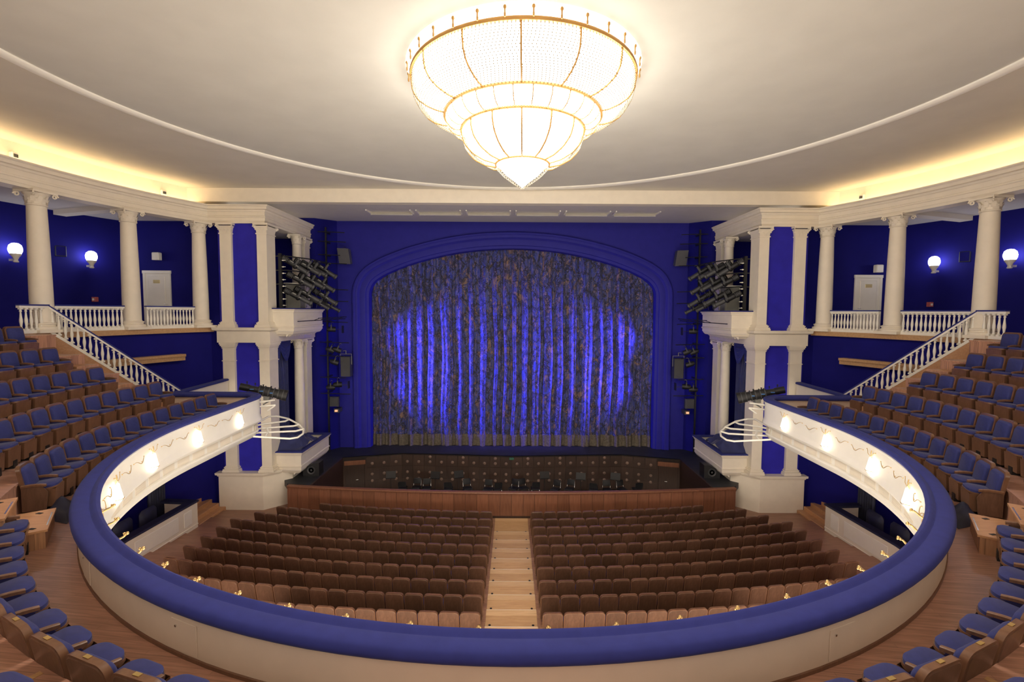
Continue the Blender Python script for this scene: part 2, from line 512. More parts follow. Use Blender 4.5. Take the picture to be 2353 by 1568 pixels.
for s in (1, -1):
    sd = SIDE[s]
    # outer curved wall behind the gallery
    a0, a1 = rad(-62), math.asin((22.0 - GC) / 19.5)
    pts = [gp(a0 + (a1 - a0) * i / 48, 19.5) for i in range(49)]
    mb = MB()
    mb.sweep(pts, [(0, ZBAL), (-0.2, ZBAL), (-0.2, ZCEIL), (0, ZCEIL)])
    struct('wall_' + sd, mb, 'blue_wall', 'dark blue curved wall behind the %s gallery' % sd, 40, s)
    mb = MB()
    mb.box(12.95, 18.0, 22.0, 22.2, ZST, ZCEIL)
    struct('wall_%s_end' % sd, mb, 'blue_wall', 'flat dark blue wall with a white door, %s gallery end' % sd, 0, s)
    # gallery floor slab with a light wooden edge
    a0, a1 = rad(-60), math.asin((21.3 - GC) / 15.2)
    pts = [gp(a0 + (a1 - a0) * i / 48, 15.2) for i in range(49)]
    mb = MB()
    mb.sweep(pts, [(0.03, ZGAL), (0.03, ZGAL - 0.19), (-4.6, ZGAL - 0.19), (-4.6, ZGAL)])
    struct('floor_gallery_' + sd, mb, 'step_wood', 'gallery floor with pale wooden edge, %s side' % sd, 40, s)
    # wall below the gallery
    b0 = math.asin((9.0 - GC) / 15.4)
    pts = [gp(b0 + (a1 - b0) * i / 30, 15.4) for i in range(31)] + [(12.9, 21.35)]
    mb = MB()
    mb.sweep(pts, [(0, -8.95), (-0.15, -8.95), (-0.15, ZGAL - 0.19), (0, ZGAL - 0.19)])
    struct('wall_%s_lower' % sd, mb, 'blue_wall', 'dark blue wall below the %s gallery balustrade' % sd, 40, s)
    # gallery ceiling
    pts = [gp(a0 + (a1 - a0) * i / 40, 15.3) for i in range(41)] + [(12.6, 22.2)]
    mb = MB()
    mb.sweep(pts, [(0, 3.95), (-5.0, 3.95), (-5.0, 4.05), (0, 4.05)])
    struct('ceiling_gallery_' + sd, mb, 'soffit_grey', 'grey ceiling over the %s gallery' % sd, 40, s)
    # entablature: curved then straight over the pylon, then along the pylon side
    e1 = math.asin((21.25 - GC) / 15.25)
    pts = [gp(a0 + (e1 - a0) * i / 48, 15.25) for i in range(49)] + [(10.78, 21.25), (10.78, 26.0)]
    prof = [(-0.55, ZENT0), (0.0, ZENT0), (0.0, 3.84), (0.03, 3.84), (0.03, 3.97), (0.06, 3.99), (0.06, 4.04), (0.02, 4.06), (0.02, 4.22),
            (0.06, 4.24), (0.08, 4.30), (0.17, 4.32), (0.18, 4.42), (0.24, 4.46), (0.24, ZENT1), (-0.05, ZENT1), (-0.05, 4.40), (-0.55, 4.40)]
    mb = MB()
    mb.sweep(pts, prof)
    struct('trim_entablature_' + sd, mb, 'cream', 'cream moulded entablature running over the %s columns and pylon' % sd, 25, s)
    # upper wall that catches the cove light, and the cove strip lying behind the cornice
    pts = [gp(a0 + (e1 - a0) * i / 48, 15.8) for i in range(49)]
    mb = MB()
    mb.sweep(pts, [(0, 4.0), (-0.1, 4.0), (-0.1, ZCEIL), (0, ZCEIL)])
    struct('wall_%s_cove' % sd, mb, 'cream', 'cream cove wall above the %s cornice, lit from below' % sd, 40, s)
    pts = [gp(a0 + (e1 - rad(1.5) - a0) * i / 40, 15.45) for i in range(41)]
    mb = MB()
    mb.sweep(pts, [(0.0, 4.41), (-0.12, 4.41), (-0.12, 4.43), (0.0, 4.43)])
    tag(obj('cove_light_strip', mb, 'cove_glow', None, 40, s), 'warm light strip hidden behind the %s cornice' % sd, 'cove light')
    # radial beam behind the second column
    mb = MB()
    p0, p1 = gp(math.asin((18.63 - GC) / GR), 15.75), gp(math.asin((18.63 - GC) / GR), 19.4)
    dx, dy = p1[0] - p0[0], p1[1] - p0[1]
    L = hypot(dx, dy)
    nx, ny = -dy / L * 0.22, dx / L * 0.22
    mb.prism([(p0[0] - nx, p0[1] - ny), (p1[0] - nx, p1[1] - ny), (p1[0] + nx, p1[1] + ny), (p0[0] + nx, p0[1] + ny)], 3.76, 3.949)
    struct('trim_beam_' + sd, mb, 'cream', 'cream ceiling beam behind the %s gallery column' % sd, 0, s)
    # white door with a brass plate in the end wall
    t = thing('door_%d' % (1 if s < 0 else 2), 'white panelled gallery door with brass plate, %s side' % sd, None, (s * 16.05, 21.99, ZGAL))
    t['kind'] = 'structure'
    x0, x1, zt = 15.45, 16.68, 1.70
    mb = MB()
    mb.box(x0, x0 + 0.1, 21.93, 22.0, ZGAL, zt).box(x1 - 0.1, x1, 21.93, 22.0, ZGAL, zt).box(x0 - 0.02, x1 + 0.02, 21.92, 22.0, zt - 0.1, zt + 0.03)
    obj('door_frame', mb, 'white_paint', t, 0, s)
    mb = MB()
    mb.box(x0 + 0.1, x1 - 0.1, 21.96, 22.0, ZGAL, zt - 0.1)
    leaf = obj('leaf', mb, 'white_paint', t, 0, s)
    for za, zb in ((0.05, zt - 0.22), (ZGAL + 0.12, -0.08)):
        mb = MB()
        mb.bbox(x0 + 0.24, x1 - 0.24, 21.935, 21.962, za, zb, 0.02)
        obj('panel', mb, 'white_paint', leaf, 0, s)
    mb = MB()
    xm = (x0 + x1) / 2
    mb.bbox(xm - 0.15, xm + 0.15, 21.925, 21.936, 1.16, 1.31, 0.004)
    obj('name_plate', mb, 'brass_plate', leaf, 0, s)
    mb = MB()
    mb.tube([(x0 + 0.17, 21.96, 0.22), (x0 + 0.17, 21.90, 0.22), (x0 + 0.29, 21.90, 0.22)], 0.012, 6)
    obj('handle', mb, 'chrome', leaf, 40, s)
    # small white wall box (emergency light) beside the door
    t = thing('wall_box', 'small white lamp box on the blue wall above the %s gallery door' % sd, 'emergency lamp', (s * (15.9 if s < 0 else 16.35), 21.75, 2.35 if s < 0 else 2.0))
    bx = abs(t.location[0]); bz = t.location[2]
    mb = MB(); mb.bbox(bx - 0.16, bx + 0.16, 21.66, 21.9, bz - 0.17, bz + 0.17, 0.03)
    obj('case', mb, 'white_paint', t, 30, s)
    mb = MB(); mb.box(bx - 0.04, bx + 0.04, 21.9, 22.0, bz - 0.05, bz + 0.05)
    obj('bracket', mb, 'white_paint', t, 0, s)
# smoke detector boxes on the cove wall
for (a, s, lb) in ((math.asin((20.16 - GC) / 15.75), -1, 'above the leftmost balustrade'), (math.asin((15.44 - GC) / 15.75), -1, 'at the left picture edge'), (math.asin((20.2 - GC) / 15.75), 1, 'above the right gallery')):
    p = gp(a, 15.72)
    t = thing('detector_box', 'small white and red detector on the lit cove wall ' + lb, 'detector', (s * p[0], p[1], 4.74), s * (a - pi / 2))
    mb = MB(); mb.bbox(-0.10, 0.10, -0.07, 0.07, -0.10, 0.12, 0.02)
    obj('case', mb, 'white_paint', t, 30, 1, None, True)
    mb = MB(); mb.box(-0.06, 0.06, -0.09, -0.07, -0.04, 0.06)
    obj('face', mb, 'dark_grey', t, 0, 1, None, True)

# ------------------------------------------------------------ columns
def capital(mb, r, z, h, half=None):
    """Corinthian-like capital: bell, two leaf rings, corner volutes, abacus"""
    mb.lathe([(r * 1.0, z), (r * 1.12, z + 0.02), (r * 1.12, z + 0.05), (r * 1.0, z + 0.06), (r * 1.03, z + h * 0.35), (r * 1.12, z + h * 0.65), (r * 1.4, z + h * 0.84)], 20)
    for ring, (zz, hh, rr, nn) in enumerate(((z + 0.06, h * 0.36, r * 1.05, 10), (z + h * 0.28, h * 0.4, r * 1.12, 10))):
        for i in range(nn):
            a = 2 * pi * (i + 0.5 * ring) / nn
            w = 0.75 * pi * rr / nn
            c, sn = cos(a), sin(a)
            def P(t, o, u): return (c * o - sn * t, sn * o + c * t, u)
            mb.add([P(-w, rr, zz), P(w, rr, zz), P(-w * 0.9, rr * 1.06, zz + hh * 0.6), P(w * 0.9, rr * 1.06, zz + hh * 0.6),
                    P(-w * 0.5, rr * 1.22, zz + hh), P(w * 0.5, rr * 1.22, zz + hh), P(0, rr * 1.32, zz + hh * 0.88)],
                   [(0, 1, 3, 2), (2, 3, 5, 4), (4, 5, 6)])
    q = r * 1.45
    for sx in (-1, 1):
        for sy in (-1, 1):
            c = Vector((sx * q * 0.88, sy * q * 0.88, z + h * 0.72))
            pts = []
            for i in range(12):
                t = i / 11 * 2.6 * pi
                rr = h * 0.17 * (1 - i / 14)
                pts.append(c + Vector((sx * 0.707 * rr * cos(t), sy * 0.707 * rr * cos(t), rr * sin(t))))
            mb.tube(pts, h * 0.05, 5)
    w = q * 1.03
    k = 0.86
    poly = []
    for sx, sy in ((1, -1), (1, 1), (-1, 1), (-1, -1)):
        poly.append((sx * w, sy * w))
        if (sx, sy) == (1, -1): poly.append((w * k, 0))
        elif (sx, sy) == (1, 1): poly.append((0, w * k))
        elif (sx, sy) == (-1, 1): poly.append((-w * k, 0))
        else: poly.append((0, -w * k))
    mb.prism(poly, z + h * 0.86, z + h)
CAPH = 0.48
def column_meshes(r, z0, z1):
    H = z1 - z0
    b = MB()
    b.box(-r * 1.42, r * 1.42, -r * 1.42, r * 1.42, 0, 0.10)
    b.lathe([(r * 1.38, 0.10), (r * 1.42, 0.14), (r * 1.38, 0.19), (r * 1.18, 0.21), (r * 1.15, 0.25), (r * 1.24, 0.27), (r * 1.24, 0.31), (r * 1.05, 0.33), (r * 1.0, 0.36)], 24)
    sh = MB()
    sh.lathe([(r, 0.36)] + [(r * (1 - 0.17 * (t ** 1.8)), 0.36 + t * (H - CAPH - 0.36)) for t in [i / 10 for i in range(11)]], 28)
    c = MB()
    capital(c, r * 0.83, H - CAPH, CAPH)
    return b, sh, c
def mk_column(name, label, xy, z0, z1, r, group, rz=0.0, proto={}):
    t = thing(name, label, 'column', (xy[0], xy[1], z0), rz, group)
    key = (round(z1 - z0, 2), r)
    if key not in proto:
        b, sh, c = column_meshes(r, z0, z1)
        proto[key] = [obj(nm, mm, 'cream', t, 35, 1, None, True).data for nm, mm in (('base', b), ('shaft', sh), ('capital', c))]
    else:
        for nm, me in zip(('base', 'shaft', 'capital'), proto[key]): put(me, nm, t)
    return t
for s in (1, -1):
    for k, y in enumerate((15.76, 18.63, 21.10)):
        a = math.asin((y - GC) / GR)
        p = gp(a, GR)
        lb = ('cream column standing at the stair head, %s gallery', 'cream column between two balustrade sections, %s gallery', 'cream column next to the pylon, %s gallery')[k] % SIDE[s]
        mk_column('gallery_column', lb, (s * p[0], p[1]), ZGAL, ZENT0, 0.30, 'gallery columns', s * (a))

# ------------------------------------------------------------ proscenium pylons
def pil_cap(mb, x0, x1, y0, y1, z, h, ornate=True):
    """square pier capital"""
    e = 0.05
    mb.box(x0 - 0.03, x1 + 0.03, y0 - 0.03, y1 + 0.03, z, z + 0.05)
    zs = [z + 0.05 + (h - 0.12 - 0.05) * t for t in (0, 0.4, 0.75, 1)]
    ex = [0.0, 0.015, 0.04, 0.085]
    for i in range(3):
        a, b = ex[i], ex[i + 1]
        mb.add([(x0 - a, y0 - a, zs[i]), (x1 + a, y0 - a, zs[i]), (x1 + a, y1 + a, zs[i]), (x0 - a, y1 + a, zs[i]),
                (x0 - b, y0 - b, zs[i + 1]), (x1 + b, y0 - b, zs[i + 1]), (x1 + b, y1 + b, zs[i + 1]), (x0 - b, y1 + b, zs[i + 1])],
               [(0, 1, 5, 4), (1, 2, 6, 5), (2, 3, 7, 6), (3, 0, 4, 7)])
    mb.box(x0 - 0.11, x1 + 0.11, y0 - 0.11, y1 + 0.11, z + h - 0.08, z + h)
    if ornate:
        for xx in (x0 - 0.05, x1 + 0.05):
            for yy in (y0 - 0.05, y1 + 0.05):
                pts = []
                for i in range(12):
                    t = i / 11 * 2.6 * pi
                    r = 0.085 * (1 - i / 14)
                    sx, sy = (1 if xx > x0 + 0.05 else -1), (1 if yy > y0 + 0.05 else -1)
                    pts.append((xx + sx * 0.7 * r * cos(t), yy + sy * 0.7 * r * cos(t), z + h * 0.66 + r * sin(t)))
                mb.tube(pts, 0.024, 5)
        n = max(2, int((x1 - x0) / 0.15))
        for row in (0, 1):
            for i in range(n + row):
                xc = x0 + (x1 - x0) * (i + 0.5 - 0.5 * row) / n
                w, zz = 0.066, z + 0.06 + row * h * 0.26
                mb.add([(xc - w, y0 - 0.005, zz), (xc + w, y0 - 0.005, zz), (xc - w, y0 - 0.05, zz + 0.10), (xc + w, y0 - 0.05, zz + 0.10), (xc, y0 - 0.10, zz + 0.15)],
                       [(0, 1, 3, 2), (2, 3, 4)])
def pil_base(mb, x0, x1, y0, y1, z):
    for e, a, b in ((0.12, 0, 0.08), (0.10, 0.08, 0.14), (0.05, 0.14, 0.18), (0.065, 0.18, 0.22), (0.025, 0.22, 0.26)):
        mb.box(x0 - e, x1 + e, y0 - e, y1 + e, z + a, z + b)
for s in (1, -1):
    sd = SIDE[s]
    t = thing('proscenium_pylon', 'cream two-storey pylon with blue panels, %s of the stage' % sd, 'pylon', (s * 11.8, 22.0, ZST), 0, 'pylons flanking the stage')
    mb = MB()
    mb.prism([(13.05, 21.12), (13.05, 26.0), (10.15, 26.0), (10.15, 22.0), (11.08, 21.12)], ZST, -7.42)
    obj('base_block', mb, 'cream', t, 0, s)
    mb = MB()
    mb.sweep([(13.05, 23.0), (13.05, 21.12), (11.06, 21.12), (10.5, 21.66)], [(-0.02, -7.44), (0.03, -7.42), (0.05, -7.36), (0.10, -7.34), (0.11, -7.25), (-0.3, -7.24), (-0.3, -7.44)])
    obj('base_cornice', mb, 'cream', t, 25, s)
    # lower storey
    for nm, (x0, x1, y0, y1) in (('pilaster', (12.24, 12.76, 21.22, 21.6)), ('pier', (10.70, 11.15, 21.22, 22.0))):
        mb = MB()
        pil_base(mb, x0, x1, y0, y1, -7.24)
        mb.box(x0, x1, y0, y1, -6.98, -1.45)
        mb.box(x0 - 0.03, x1 + 0.03, y0 - 0.03, y1 + 0.03, -2.28, -2.24)
        for e, a, b in ((0.025, -1.72, -1.68), (0.04, -1.66, -1.60), (0.075, -1.60, -1.53), (0.10, -1.53, -1.45)): mb.box(x0 - e, x1 + e, y0 - e, y1 + e, a, b)
        obj('lower_' + nm, mb, 'cream', t, 0, s)
        mb = MB()
        pil_base(mb, x0, x1, y0, y1, ZGAL + 0.001)
        mb.box(x0 + 0.01, x1 - 0.01, y0 + 0.01, y1 - 0.01, ZGAL + 0.26, ZENT0 - 0.47)
        obj('upper_' + nm, mb, 'cream', t, 0, s)
        mb = MB()
        pil_cap(mb, x0 + 0.01, x1 - 0.01, y0 + 0.01, y1 - 0.01, ZENT0 - 0.47, 0.468)
        obj('capital', mb, 'cream', t, 30, s)
    for za, zb, mt in ((-7.24, -1.45, 'lit_blue_panel'), (ZGAL, ZENT0, 'lit_blue_panel')):
        mb = MB()
        mb.box(10.9, 12.9, 21.36, 21.55, za, zb)
        obj('panel', mb, mt, t, 0, s)
    # middle band between the storeys
    mb = MB()
    mb.prism([(12.95, 21.15), (12.95, 26.0), (10.62, 26.0), (10.62, 21.15)], -1.45, -0.92)
    mb.sweep([(12.98, 22.6), (12.98, 21.12), (10.6, 21.12), (10.6, 21.7)], [(-0.02, -0.95), (0.03, -0.93), (0.10, -0.90), (0.12, ZGAL), (-0.3, ZGAL), (-0.3, -0.95)])
    obj('middle_band', mb, 'cream', t, 25, s)
    # inner blue walls, floors and grey ceilings of the two boxes
    mb = MB()
    mb.box(12.7, 12.9, 21.56, 26.0, -7.24, -1.45).box(12.7, 12.9, 21.56, 26.0, ZGAL, ZENT0)
    mb.box(10.9, 12.7, 25.8, 26.0, -7.24, -1.45).box(10.9, 12.7, 25.8, 26.0, ZGAL, ZENT0)
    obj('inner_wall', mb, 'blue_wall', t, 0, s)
    mb = MB()
    mb.box(10.85, 12.9, 21.6, 26.0, 3.745, 3.80)
    obj('box_ceiling', mb, 'soffit_grey', t, 0, s)
    # far pier of the side face
    for za, zb, cap in ((-7.24, -1.46, True), (ZGAL, ZENT0, True)):
        mb = MB()
        pil_base(mb, 10.72, 11.1, 25.15, 25.75, za + 0.001)
        mb.box(10.72, 11.1, 25.15, 25.75, za + 0.26, zb - 0.5)
        pil_cap(mb, 10.72, 11.1, 25.15, 25.75, zb - 0.5, 0.498)
        obj('side_pier', mb, 'cream', t, 30, s)
    mk_column('box_column', 'round cream column in the upper box of the %s pylon' % sd, (s * 10.78, 24.35), ZGAL, ZENT0 - 0.02, 0.25, 'columns inside the pylon boxes')
    mk_column('box_column', 'round cream column in the lower box of the %s pylon' % sd, (s * 10.78, 24.35), -7.23, -1.46, 0.25, 'columns inside the pylon boxes')
    # box parapets with blue ledges
    for zb, zt, nm, lb in ((-1.08, 0.03, 'upper', 'cream box parapet with blue ledge under the stage lanterns, %s side'), (-7.42, -6.47, 'lower', 'cream lower box parapet with blue ledge beside the orchestra pit, %s side')):
        xa, ya, yb = (9.80, 21.66, 24.95) if nm == 'upper' else (9.58, 21.62, 24.95)
        q = thing('box_parapet', lb % sd, 'parapet', (s * xa, 23.3, zb), 0, 'parapets of the pylon boxes')
        path = [(10.72, ya), (xa, ya), (xa, yb), (10.72, yb)]
        mb = MB()
        mb.sweep(path, [(-0.12, zb + 0.12), (0.0, zb + 0.12), (0.0, zb + 0.26), (0.035, zb + 0.28), (0.035, zb + 0.33), (0.0, zb + 0.36), (0.0, zt - 0.16), (0.03, zt - 0.14), (0.05, zt - 0.06), (0.09, zt - 0.04), (0.09, zt), (-0.12, zt)][::-1])
        obj('wall', mb, 'cream', q, 20, s)
        mb = MB()
        mb.sweep(path, [(-0.18, zt), (-0.18, zt + 0.05), (0.10, zt + 0.05), (0.12, zt + 0.025), (0.10, zt)])
        obj('ledge', mb, 'velvet', q, 20, s)
        mb = MB()
        mb.prism([(10.5, ya + 0.02), (xa + 0.02, ya + 0.02), (xa + 0.02, yb - 0.02), (10.5, yb - 0.02)], zb + 0.10, zb + 0.2)
        obj('floor_slab', mb, 'soffit_grey', q, 0, s)
        mb = MB()
        mb.sweep(path, [(-0.5, zb - 0.12), (-0.28, zb - 0.12), (-0.22, zb - 0.05), (-0.1, zb - 0.02), (-0.04, zb + 0.06), (-0.02, zb + 0.121), (-0.5, zb + 0.121)][::-1])
        obj('cove_moulding', mb, 'cream', q, 20, s)
        for k in range(12):                                    # corbels under the box
            yy = ya + 0.2 + k * (yb - ya - 0.4) / 11
            mb = MB()
            mb.hprism([(0, 0), (0.34, 0), (0.3, -0.1), (0.12, -0.14), (0, -0.26)], Matrix(((-1, 0, 0, xa + 0.42), (0, 0, 1, yy - 0.05), (0, 1, 0, zb + 0.1), (0, 0, 0, 1))), 0.1)
            obj('corbel', mb, 'cream', q, 0, s)
    # draped curtain inside the lower box and a blue cloth heaped on its ledge
    q = thing('box_curtain', 'dark blue box curtain with swagged top in the %s lower box' % sd, 'curtain', (s * 10.95, 22.9, -7.2), 0, 'curtains of the lower boxes')
    mb = MB()
    N = 44
    vs, fs = [], []
    zz = [-7.2, -5.5, -4.0, -3.0, -2.3, -1.5]
    for j, z in enumerate(zz):
        squeeze = (0.62, 0.52, 0.55, 0.65, 0.8, 0.95)[j]
        for i in range(N + 1):
            u = i / N
            y = 23.95 - 1.75 * u * squeeze
            vs.append((11.15 + 0.06 * sin(u * 34) * (0.6 + 0.4 * sin(u * 9)), y, z))
    for j in range(len(zz) - 1):
        for i in range(N): fs.append((j * (N + 1) + i, j * (N + 1) + i + 1, (j + 1) * (N + 1) + i + 1, (j + 1) * (N + 1) + i))
    mb.add(vs, fs)
    obj('drape', mb, 'drape', q, 80, s)
    for k, (y0, y1) in enumerate(((22.1, 22.9), (22.7, 23.9))):
        mb = MB()
        vs, fs = [], []
        NJ, NI = 16, 18
        for j in range(NJ + 1):
            v = j / NJ
            for i in range(NI + 1):
                u = i / NI
                sag = sin(pi * u)
                z = -1.47 - v * (0.25 + 0.75 * sag)
                vs.append((11.0 - 0.05 * sin(v * 5 * 2 * pi) * sag - 0.06 * sag - 0.02 * k, y0 + (y1 - y0) * u, z))
        for j in range(NJ):
            for i in range(NI): fs.append((j * (NI + 1) + i, j * (NI + 1) + i + 1, (j + 1) * (NI + 1) + i + 1, (j + 1) * (NI + 1) + i))
        mb.add(vs, fs)
        obj('swag', mb, 'velvet', q, 80, s)
    mb = MB()
    vs, fs = [], []
    NI, NJ = 52, 36
    rnd = random.Random(5 if s > 0 else 9)
    ph = [rnd.uniform(0, 6) for _ in range(6)]
    for j in range(NJ + 1):
        for i in range(NI + 1):
            u, v = i / NI, j / NJ
            x = 9.62 + 1.5 * v
            y = 21.75 + 2.0 * u
            e = min(1, 4 * min(u, 1 - u, v + 0.1, 1 - v + 0.1))
            hgt = max(0.0, e) * (0.18 + 0.55 * v * (1 - abs(u - 0.55) * 0.9)) + 0.12 * sin(11 * u + 5 * v + ph[0]) * e + 0.10 * abs(sin(9 * v - 7 * u + ph[1])) * e + 0.08 * abs(sin(15 * u + 9 * v + ph[2])) * e
            vs.append((x, y, -6.41 + max(0.004, hgt) + (0 if e > 0.1 else 0)))
    for j in range(NJ):
        for i in range(NI): fs.append((j * (NI + 1) + i, j * (NI + 1) + i + 1, (j + 1) * (NI + 1) + i + 1, (j + 1) * (NI + 1) + i))
    mb.add(vs, fs)
    c = obj('dust_cloth', mb, 'drape', None, 80, s)
    tag(c, 'crumpled dark blue dust cloth heaped on the %s lower box ledge' % sd, 'cloth', 'dust cloths in the lower boxes')
    # stage side walls
    mb = MB()
    mb.prism([(13.1, 26.01), (10.55, 26.01), (9.75, 27.1), (9.75, 27.4), (13.1, 27.4)], ZSTAGE, 4.97)
    struct('wall_%s_stage' % sd, mb, 'blue_wall', 'dark blue splayed wall beside the stage opening, %s' % sd, 0, s)

# ------------------------------------------------------------ proscenium arch wall and moulded surround
AR = [(8.03, -7.8), (8.03, 0.6), (8.02, 1.0), (7.93, 1.3), (7.72, 1.6), (7.35, 1.87), (6.7, 2.2), (5.4, 2.68), (3.65, 3.12), (1.9, 3.38), (0, 3.47)]
def smooth_arch():
    pts = AR[1:] + [(-x, z) for x, z in reversed(AR[1:-1])]
    out = [AR[0]]
    n = len(pts)
    for i in range(n - 1):
        p = [pts[max(0, min(n - 1, i + k))] for k in (-1, 0, 1, 2)]
        for k in range(5):
            t = k / 5
            out.append(tuple(0.5 * (2 * b + (c - a) * t + (2 * a - 5 * b + 4 * c - d) * t * t + (3 * b - a - 3 * c + d) * t ** 3) for a, b, c, d in zip(*p)))
    return out + [pts[-1], (-AR[0][0], AR[0][1])]
ARCH = smooth_arch()
def arch_sweep(mb, prof, wid=1.0):
    """prof: (outward offset in the wall plane, y)"""
    path = [(x, z) for x, z in ARCH]
    vs, K = [], len(prof)
    for i in range(len(path)):
        nx, nz = mitre(path, i)
        for o, y in prof: vs.append((path[i][0] - nx * o, y, path[i][1] - nz * o))
    fs = []
    for i in range(len(path) - 1):
        for k in range(K - 1): fs.append((i * K + k, (i + 1) * K + k, (i + 1) * K + k + 1, i * K + k + 1))
    return mb.add(vs, fs)
mb = MB()
arch_sweep(mb, [(0.0, 27.9), (0.0, 27.28), (0.02, 27.2), (0.16, 27.16), (0.18, 27.10), (0.22, 27.08), (0.50, 27.08), (0.53, 27.05), (0.57, 27.03), (0.60, 26.98), (0.66, 26.96), (0.74, 26.96), (0.78, 26.93), (0.86, 26.93), (0.90, 26.97), (0.93, 27.1), (0.93, 27.3)])
struct('trim_proscenium', mb, 'blue_prosc', 'blue moulded arch surround framing the stage curtain', 35)
mb = MB()
n = len(ARCH)
off = []
for i in range(n):
    nx, nz = mitre(ARCH, i)
    off.append((ARCH[i][0] - nx * 0.9, ARCH[i][1] - nz * 0.9))
outer = []
for x, z in off:
    if abs(x) > 8.5 and z < 1.2: outer.append((9.85 if x > 0 else -9.85, z))
    else: outer.append((max(-9.85, min(9.85, x * 1.15)), 4.97))
mb.add([(x, 27.12, z) for x, z in off] + [(x, 27.12, z) for x, z in outer] + [(x, 27.3, z) for x, z in off] + [(x, 27.3, z) for x, z in outer],
       [(i, i + 1, n + i + 1, n + i) for i in range(n - 1)] + [(2 * n + i, 3 * n + i, 3 * n + i + 1, 2 * n + i + 1) for i in range(n - 1)])
mb.add([(9.85, 27.12, off[1][1] + 0.0), (9.85, 27.12, 4.97), (8.6, 27.13, 4.97), (-9.85, 27.12, off[-2][1]), (-9.85, 27.12, 4.97), (-8.6, 27.13, 4.97)], [])
struct('wall_back', mb, 'blue_prosc', 'blue proscenium wall around the stage arch', 0)

# ------------------------------------------------------------ stage curtain
t = thing('stage_curtain', 'closed patterned stage curtain in blue and brown with deep folds', 'stage curtain', (0, 27.75, ZSTAGE))
def fold(x):
    return 0.085 * sin(x * 9.6 + 1.6 * sin(x * 0.9) + 0.8 * sin(x * 2.3)) + 0.04 * sin(x * 21.3 + 2 * sin(x * 1.7)) + 0.03 * sin(x * 3.1 + 1)
mb = MB()
NX, ZS = 560, [ZSTAGE + 0.62 + i * (3.9 - ZSTAGE - 0.62) / 12 for i in range(13)]
vs = []
for z in ZS:
    k = 1.15 - 0.45 * (z - ZSTAGE) / 11.5
    for i in range(NX + 1):
        x = -8.4 + 16.8 * i / NX
        vs.append((x + 0.03 * sin(z * 1.1 + x * 2), 27.72 - k * fold(x + 0.05 * sin(z * 0.6)), z))
fs = [(j * (NX + 1) + i, j * (NX + 1) + i + 1, (j + 1) * (NX + 1) + i + 1, (j + 1) * (NX + 1) + i) for j in range(12) for i in range(NX)]
mb.add(vs, fs)
obj('drape', mb, 'curtain_cloth', t, 80)
mb = MB()
vs = []
zs = [ZSTAGE + 0.001, ZSTAGE + 0.3, ZSTAGE + 0.6, ZSTAGE + 0.66]
for j, z in enumerate(zs):
    for i in range(NX + 1):
        x = -8.4 + 16.8 * i / NX
        vs.append((x, 27.66 - 1.2 * fold(x) - 0.02 * abs(sin(x * 60)) * (j < 2), z))
mb.add(vs, [(j * (NX + 1) + i, j * (NX + 1) + i + 1, (j + 1) * (NX + 1) + i + 1, (j + 1) * (NX + 1) + i) for j in range(3) for i in range(NX)])
tag(obj('fringe', mb, 'fringe', t, 80), 'grey brown fringe along the curtain hem')

mb = MB()
mb.box(-10.6, 10.6, 28.3, 28.4, ZSTAGE - 0.3, 5.1)  # added to stop background light leaking past the curtain
struct('wall_back_stage', mb, 'stage_black', 'added black sheet blocking stray light behind the stage curtain', 0)
# ------------------------------------------------------------ stage and orchestra pit
PW = [(9.0, 25.15), (6.0, 25.98), (3.5, 25.85), (0.0, 25.6), (-3.5, 25.85), (-6.0, 25.98), (-9.0, 25.15)]
mb = MB()
mb.prism([(10.6, 28.35), (-10.6, 28.35), (-10.6, 26.1)] + [(x, y) for x, y in reversed(PW)] + [(10.6, 26.1)], ZSTAGE - 0.25, ZSTAGE)
struct('floor_stage', mb, 'stage_black', 'dark stage floor in front of the curtain', 0)
for s in (1, -1):
    mb = MB()
    mb.prism([(9.0, 21.15), (9.0, 25.15), (10.6, 26.1), (10.6, 22.0), (10.1, 21.3)], ZSTAGE - 0.25, ZSTAGE - 0.001)
    struct('floor_apron_' + SIDE[s], mb, 'stage_black', 'dark apron floor beside the pit, %s side' % SIDE[s], 0, s)
    mb = MB()
    mb.box(8.92, 9.0, 21.2, 25.15, ZPIT, ZSTAGE)
    struct('wall_%s_pit' % SIDE[s], mb, 'pit_wood', 'dark brown side wall of the orchestra pit, %s' % SIDE[s], 0, s)
mb = MB()
mb.box(-9.0, 9.0, 20.0, 26.2, ZPIT - 0.1, ZPIT)
struct('floor_pit', mb, 'stage_black', 'black floor of the orchestra pit')
w = thing('pit_wall', 'dark brown panelled orchestra pit wall with rows of round knobs', 'pit wall', (0, 25.8, ZPIT))
mb = MB()
mb.sweep(PW, [(0.0, ZPIT), (0.0, ZSTAGE), (-0.08, ZSTAGE), (-0.08, ZPIT)])
obj('backing', mb, 'pit_wood', w, 0)
disc = MB()
disc.lathe([(0.085, 0), (0.085, 0.02), (0.065, 0.035), (0.03, 0.04), (0.001, 0.04)], 12)
dm = obj('disc', disc, 'disc_brown', w, 40, 1, None, True)
dm_mesh = dm.data
first = True
